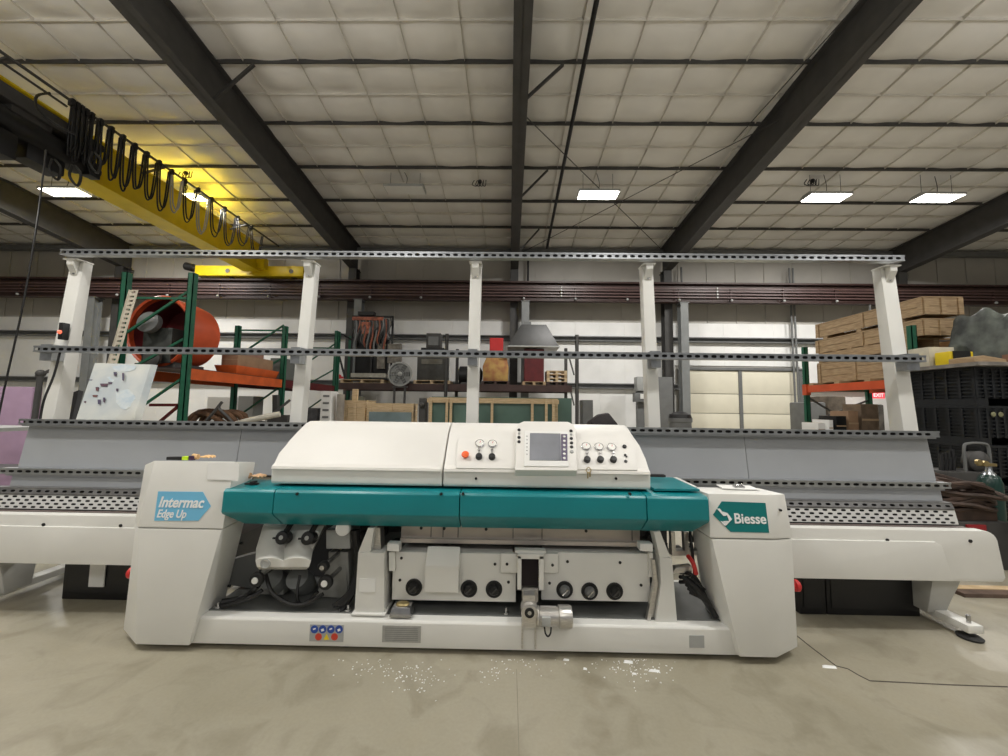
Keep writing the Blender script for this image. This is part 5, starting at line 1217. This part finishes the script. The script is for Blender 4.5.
# ---- stacked black bulk bins at far right
bx0, bx1, by0, by1 = 6.36, 7.86, 5.25, 6.1
tops = []
z = .0
names = ['bottom', 'lower middle', 'upper middle', 'topmost']
hb = .535
for k in range(4):
    t = thing('bulk_bin', ((bx0+bx1)/2, (by0+by1)/2, z), names[k]+' black slatted plastic bulk bin in the right stack', 'bin', 'black bulk bins')
    MB().box(bx0+.02, by0+.02, z+.10, bx1-.02, by1-.02, z+hb-.01).build('bin_body', plas_black, t)
    m_ = MB()
    for j in range(8):
        zz_ = z+.12+j*.05
        m_.box(bx0, by0, zz_, bx1, by0+.025, zz_+.018).box(bx0, by0+.025, zz_, bx0+.025, by1, zz_+.018)
    for j in range(14):
        xx = bx0+(bx1-bx0-.03)*j/13; m_.box(xx, by0-.006, z+.1, xx+.03, by0+.022, z+hb-.01)
    for j in range(6):
        yy_ = by0+(by1-by0-.03)*j/5; m_.box(bx0-.006, yy_, z+.1, bx0+.022, yy_+.03, z+hb-.01)
    m_.build('bin_ribs', plas_black, t)
    for j in range(3):
        xx = bx0+(bx1-bx0-.16)*j/2; MB().box(xx, by0, z, xx+.16, by1, z+.1).build('bin_foot', plas_black, t)
    MB().box(bx0-.01, by0-.01, z+hb-.035, bx1+.01, by1, z+hb-.001).build('bin_rim', plas_black, t)
    if k in (1, 3):
        lx = bx0+(.62 if k == 1 else 1.0)
        MB().box(lx, by0-.012, z+.3, lx+.09, by0-.005, z+.37).build('bin_label', paper, t, label='white label')
    if k == 2:
        for xx in (.2, .3, 1.32): MB().sphere((bx0+xx, by0-.01, z+.42), .035, 10, 6, (1, .3, 1)).build('bin_latch', mat('dull_olive_plastic', (.25, .25, .14), .5, noise=.2, scale=7), t)
    z += hb
topz = z
single('timber_top_board', MB().box(bx0-.12, by0-.15, topz, bx1, by1, topz+.05), mat('grey_weathered_board', (.24, .22, .20), .7, noise=.3, scale=7), 'weathered board covering the top of the black bin stack', 'board')
tz_ = topz+.051
single('rust_timber_beam', MB().box(bx0+.55, by0-.08, tz_, bx1, by0+.12, tz_+.13), mat('rust_wood', (.27, .14, .09), .8, noise=.3, scale=7), 'reddish timber beam on the board above black bins', 'timber')
single('pine_block', MB().prism_y([(bx0-.1, tz_), (bx0+.32, tz_), (bx0+.32, tz_+.04), (bx0+.02, tz_+.09), (bx0-.1, tz_+.07)], by0-.1, by0+.2), wood, 'pine block at the left end of the weathered board', 'timber')
t = thing('yellow_tool_case', (bx0+.12, by0+.35, tz_), 'yellow tool case on the weathered board left of the tarpaulin', 'case')
MB().box(bx0-.02, by0+.25, tz_, bx0+.32, by0+.45, tz_+.20).build('case_body', yellow, t, bevel=.02)
MB().box(bx0+.02, by0+.235, tz_+.09, bx0+.26, by0+.25, tz_+.2).build('case_panel', black, t)
single('cream_carton', MB().box(bx0-.04, by0+.5, tz_, bx0+.34, by0+.8, tz_+.30), mat('cream_card', (.60, .56, .45), .7, noise=.1, scale=7), 'cream carton behind the yellow tool case', 'box', bevel=.01)
# tarpaulin heap
def heap(x0, x1, y0, y1, z0, hfun, nx=64, ny=34):
    m_ = MB(); vs = []; 
    for j in range(ny+1):
        for i in range(nx+1):
            a = i/nx; b = j/ny; x = x0+(x1-x0)*a; y = y0+(y1-y0)*b
            e = min(a, 1-a, b, 1-b); k = min(1, e*9)
            vs.append((x, y, z0+hfun(a, b)*k))
    n = nx+1
    fs = [(j*n+i, j*n+i+1, (j+1)*n+i+1, (j+1)*n+i) for j in range(ny) for i in range(nx)]
    nb = len(vs); vs += [(x, y, z0) for (x, y, z) in vs]; fs += [tuple(nb+q for q in reversed(f)) for f in fs[:nx*ny]]
    edge = [i for i in range(n)]+[j*n+nx for j in range(1, ny+1)]+[ny*n+i for i in range(nx-1, -1, -1)]+[j*n for j in range(ny-1, 0, -1)]
    for a, b in zip(edge, edge[1:]+edge[:1]): fs.append((a, nb+a, nb+b, b))
    m_.add(vs, fs); return m_
hf = lambda a, b: .42+.10*math.sin(a*5+1)+.05*math.sin(a*21+b*9)+.05*math.sin(a*11-b*15)+.02*math.sin(a*37+b*5)
single('tarpaulin', heap(bx0+.72, bx1+.2, by0+.14, by1+.15, tz_+.03, lambda a, b: hf(a, b)+.26), tarp, 'crumpled grey green tarpaulin heaped above the black bins', 'tarpaulin', smooth=True)
m_ = MB(); rn = random.Random(5)
for k in range(9):
    x = bx0+.45+k*.12; m_.tube([(x, by0-.115, tz_+.015), (x+rn.uniform(-.1, .15), by0-.12, tz_+rn.uniform(.1, .3)), (x+.2, by0-.11, tz_+rn.uniform(.15, .25)), (x+.35, by0-.10, tz_+rn.uniform(.16, .3))], .014, n=6)
single('green_rope_tangle', m_, mat('sage_rope', (.30, .36, .26), .8, noise=.3, scale=9), 'tangled sage green rope hanging before the tarpaulin', 'rope', smooth=True)

# ---- floor items at the right end
q = P(988, 462, 4.4)
t = thing('gas_cylinder', (q.x, 4.4, 0), 'dark green gas cylinder with brass regulator at the right edge', 'cylinder')
ht = P(988, 474, 4.4).z
MB().lathe((q.x, 4.4, 0), (0, 0, 1), [(0, .09), (.01, .098), (ht-.1, .098), (ht-.03, .08), (ht, .05)], 24).build('tank', mat('bottle_green', (.01, .04, .032), .35, noise=.1, scale=5), t, smooth=True)
MB().lathe((q.x, 4.4, ht-.035), (0, 0, 1), [(0, .082), (.03, .055), (.07, .03), (.12, .022)], 20).build('neck', galv, t, smooth=True)
MB().box(q.x-.12, 4.37, ht+.09, q.x+.06, 4.41, ht+.12).cyl((q.x-.09, 4.34, ht+.12), (q.x-.09, 4.37, ht+.12), .032).cyl((q.x-.16, 4.34, ht+.135), (q.x-.16, 4.37, ht+.135), .03).build('regulator', brass, t, smooth=False)
# hose heap
t = MB(); rn = random.Random(11); c = P(974, 492, 3.9); c = Vector((c.x-.05, 4.05, 0))
for k in range(22):
    a_ = rn.uniform(.20, .42); zz_ = P(974, 503, 4.0).z+rn.uniform(.0, .18); sh_ = rn.uniform(-.08, .08)
    t.tube([(c.x+sh_+a_*math.cos(w*math.pi/8), c.y+a_*.55*math.sin(w*math.pi/8), zz_+.08*math.sin(w*math.pi/8+k)-abs(math.cos(w*math.pi/8))*.05) for w in range(17)], .022, n=6, smooth=1)
t.box(c.x-.22, c.y-.18, P(974,503,4.0).z-.14, c.x+.22, c.y+.18, P(974,503,4.0).z-.04)
single('coiled_hose_heap', t, hosebrown, 'heap of brown rubber hose coils at the right edge', 'hose', smooth=True)
zt_ = P(974,503,4.0).z-.145
t = thing('steel_drum', (c.x, c.y, 0), 'dark steel bin with red side under the brown hose heap', 'bin')
MB().box(c.x-.3, c.y-.22, 0, c.x+.3, c.y+.22, zt_).build('bin_body', darkgrey, t, bevel=.01)
a = P(965, 505, c.y-.23); b = P(984, 505, c.y-.23)
MB().box(a.x, c.y-.235, .35, b.x, c.y-.221, zt_-.02).build('red_panel', mat('dark_red', (.30, .015, .02), .5, noise=.1, scale=5), t)
single('dark_hose_coil', MB().tube([(5.05+.19*math.cos(w*math.pi/8), 3.75, .62+.22*math.sin(w*math.pi/8)) for w in range(17)], .05, n=8, smooth=1).box(4.92, 3.7, 0, 5.18, 3.8, .42), mat('dark_maroon_rubber', (.05, .025, .03), .5, noise=.3, scale=8), 'dark maroon coiled hose at the right edge beside the conveyor end', 'hose', smooth=True)
# welding machine
q = P(958, 452, 4.9); zb_ = P(958, 470, 4.9).z
t = thing('engine_unit', (q.x, 5.0, 0), 'dark engine unit with pipe handle behind the grey panel end', 'machine')
MB().box(q.x-.32, 4.75, 0, q.x+.28, 5.1, zb_).build('engine_body', darkgrey, t, bevel=.02)
MB().lathe((q.x+.14, 4.9, zb_+.12), (0, -1, 0), [(0, .12), (.1, .13), (.14, .08), (.16, .03)], 18).build('air_filter', darkgrey, t, smooth=True)
MB().tube([(q.x-.04, 4.8, zb_-.02), (q.x-.04, 4.8, zb_+.28), (q.x+.02, 4.8, zb_+.34), (q.x+.2, 4.8, zb_+.34), (q.x+.26, 4.8, zb_+.28), (q.x+.26, 4.8, zb_-.02)], .016, n=8).build('pipe_handle', midgrey, t, smooth=True)
m_ = MB()
for k in range(8): m_.cyl((q.x-.28+.05*(k % 4), 4.85, zb_), (q.x-.25+.05*(k % 4), 4.85+.03*k/8, zb_+.12+.02*k), .022, n=8)
m_.build('engine_parts', black, t)
# plank on the floor at right
a, b = PZ0(960, 592, .03), PZ0(1008, 594, .03)
t = thing('floor_plank', (a.x+.7, a.y, 0), 'dark weathered plank lying on the floor at the right edge', 'plank')
MB().box(a.x, a.y-.03, .0, a.x+1.4, a.y+.05, .03).build('plank_board', mat('weathered_dark_wood', (.12, .08, .06), .8, noise=.3, scale=7), t)
MB().box(a.x-.02, a.y+.05, .0, a.x+1.4, a.y+.12, .035).build('pale_batten', palewood, t)
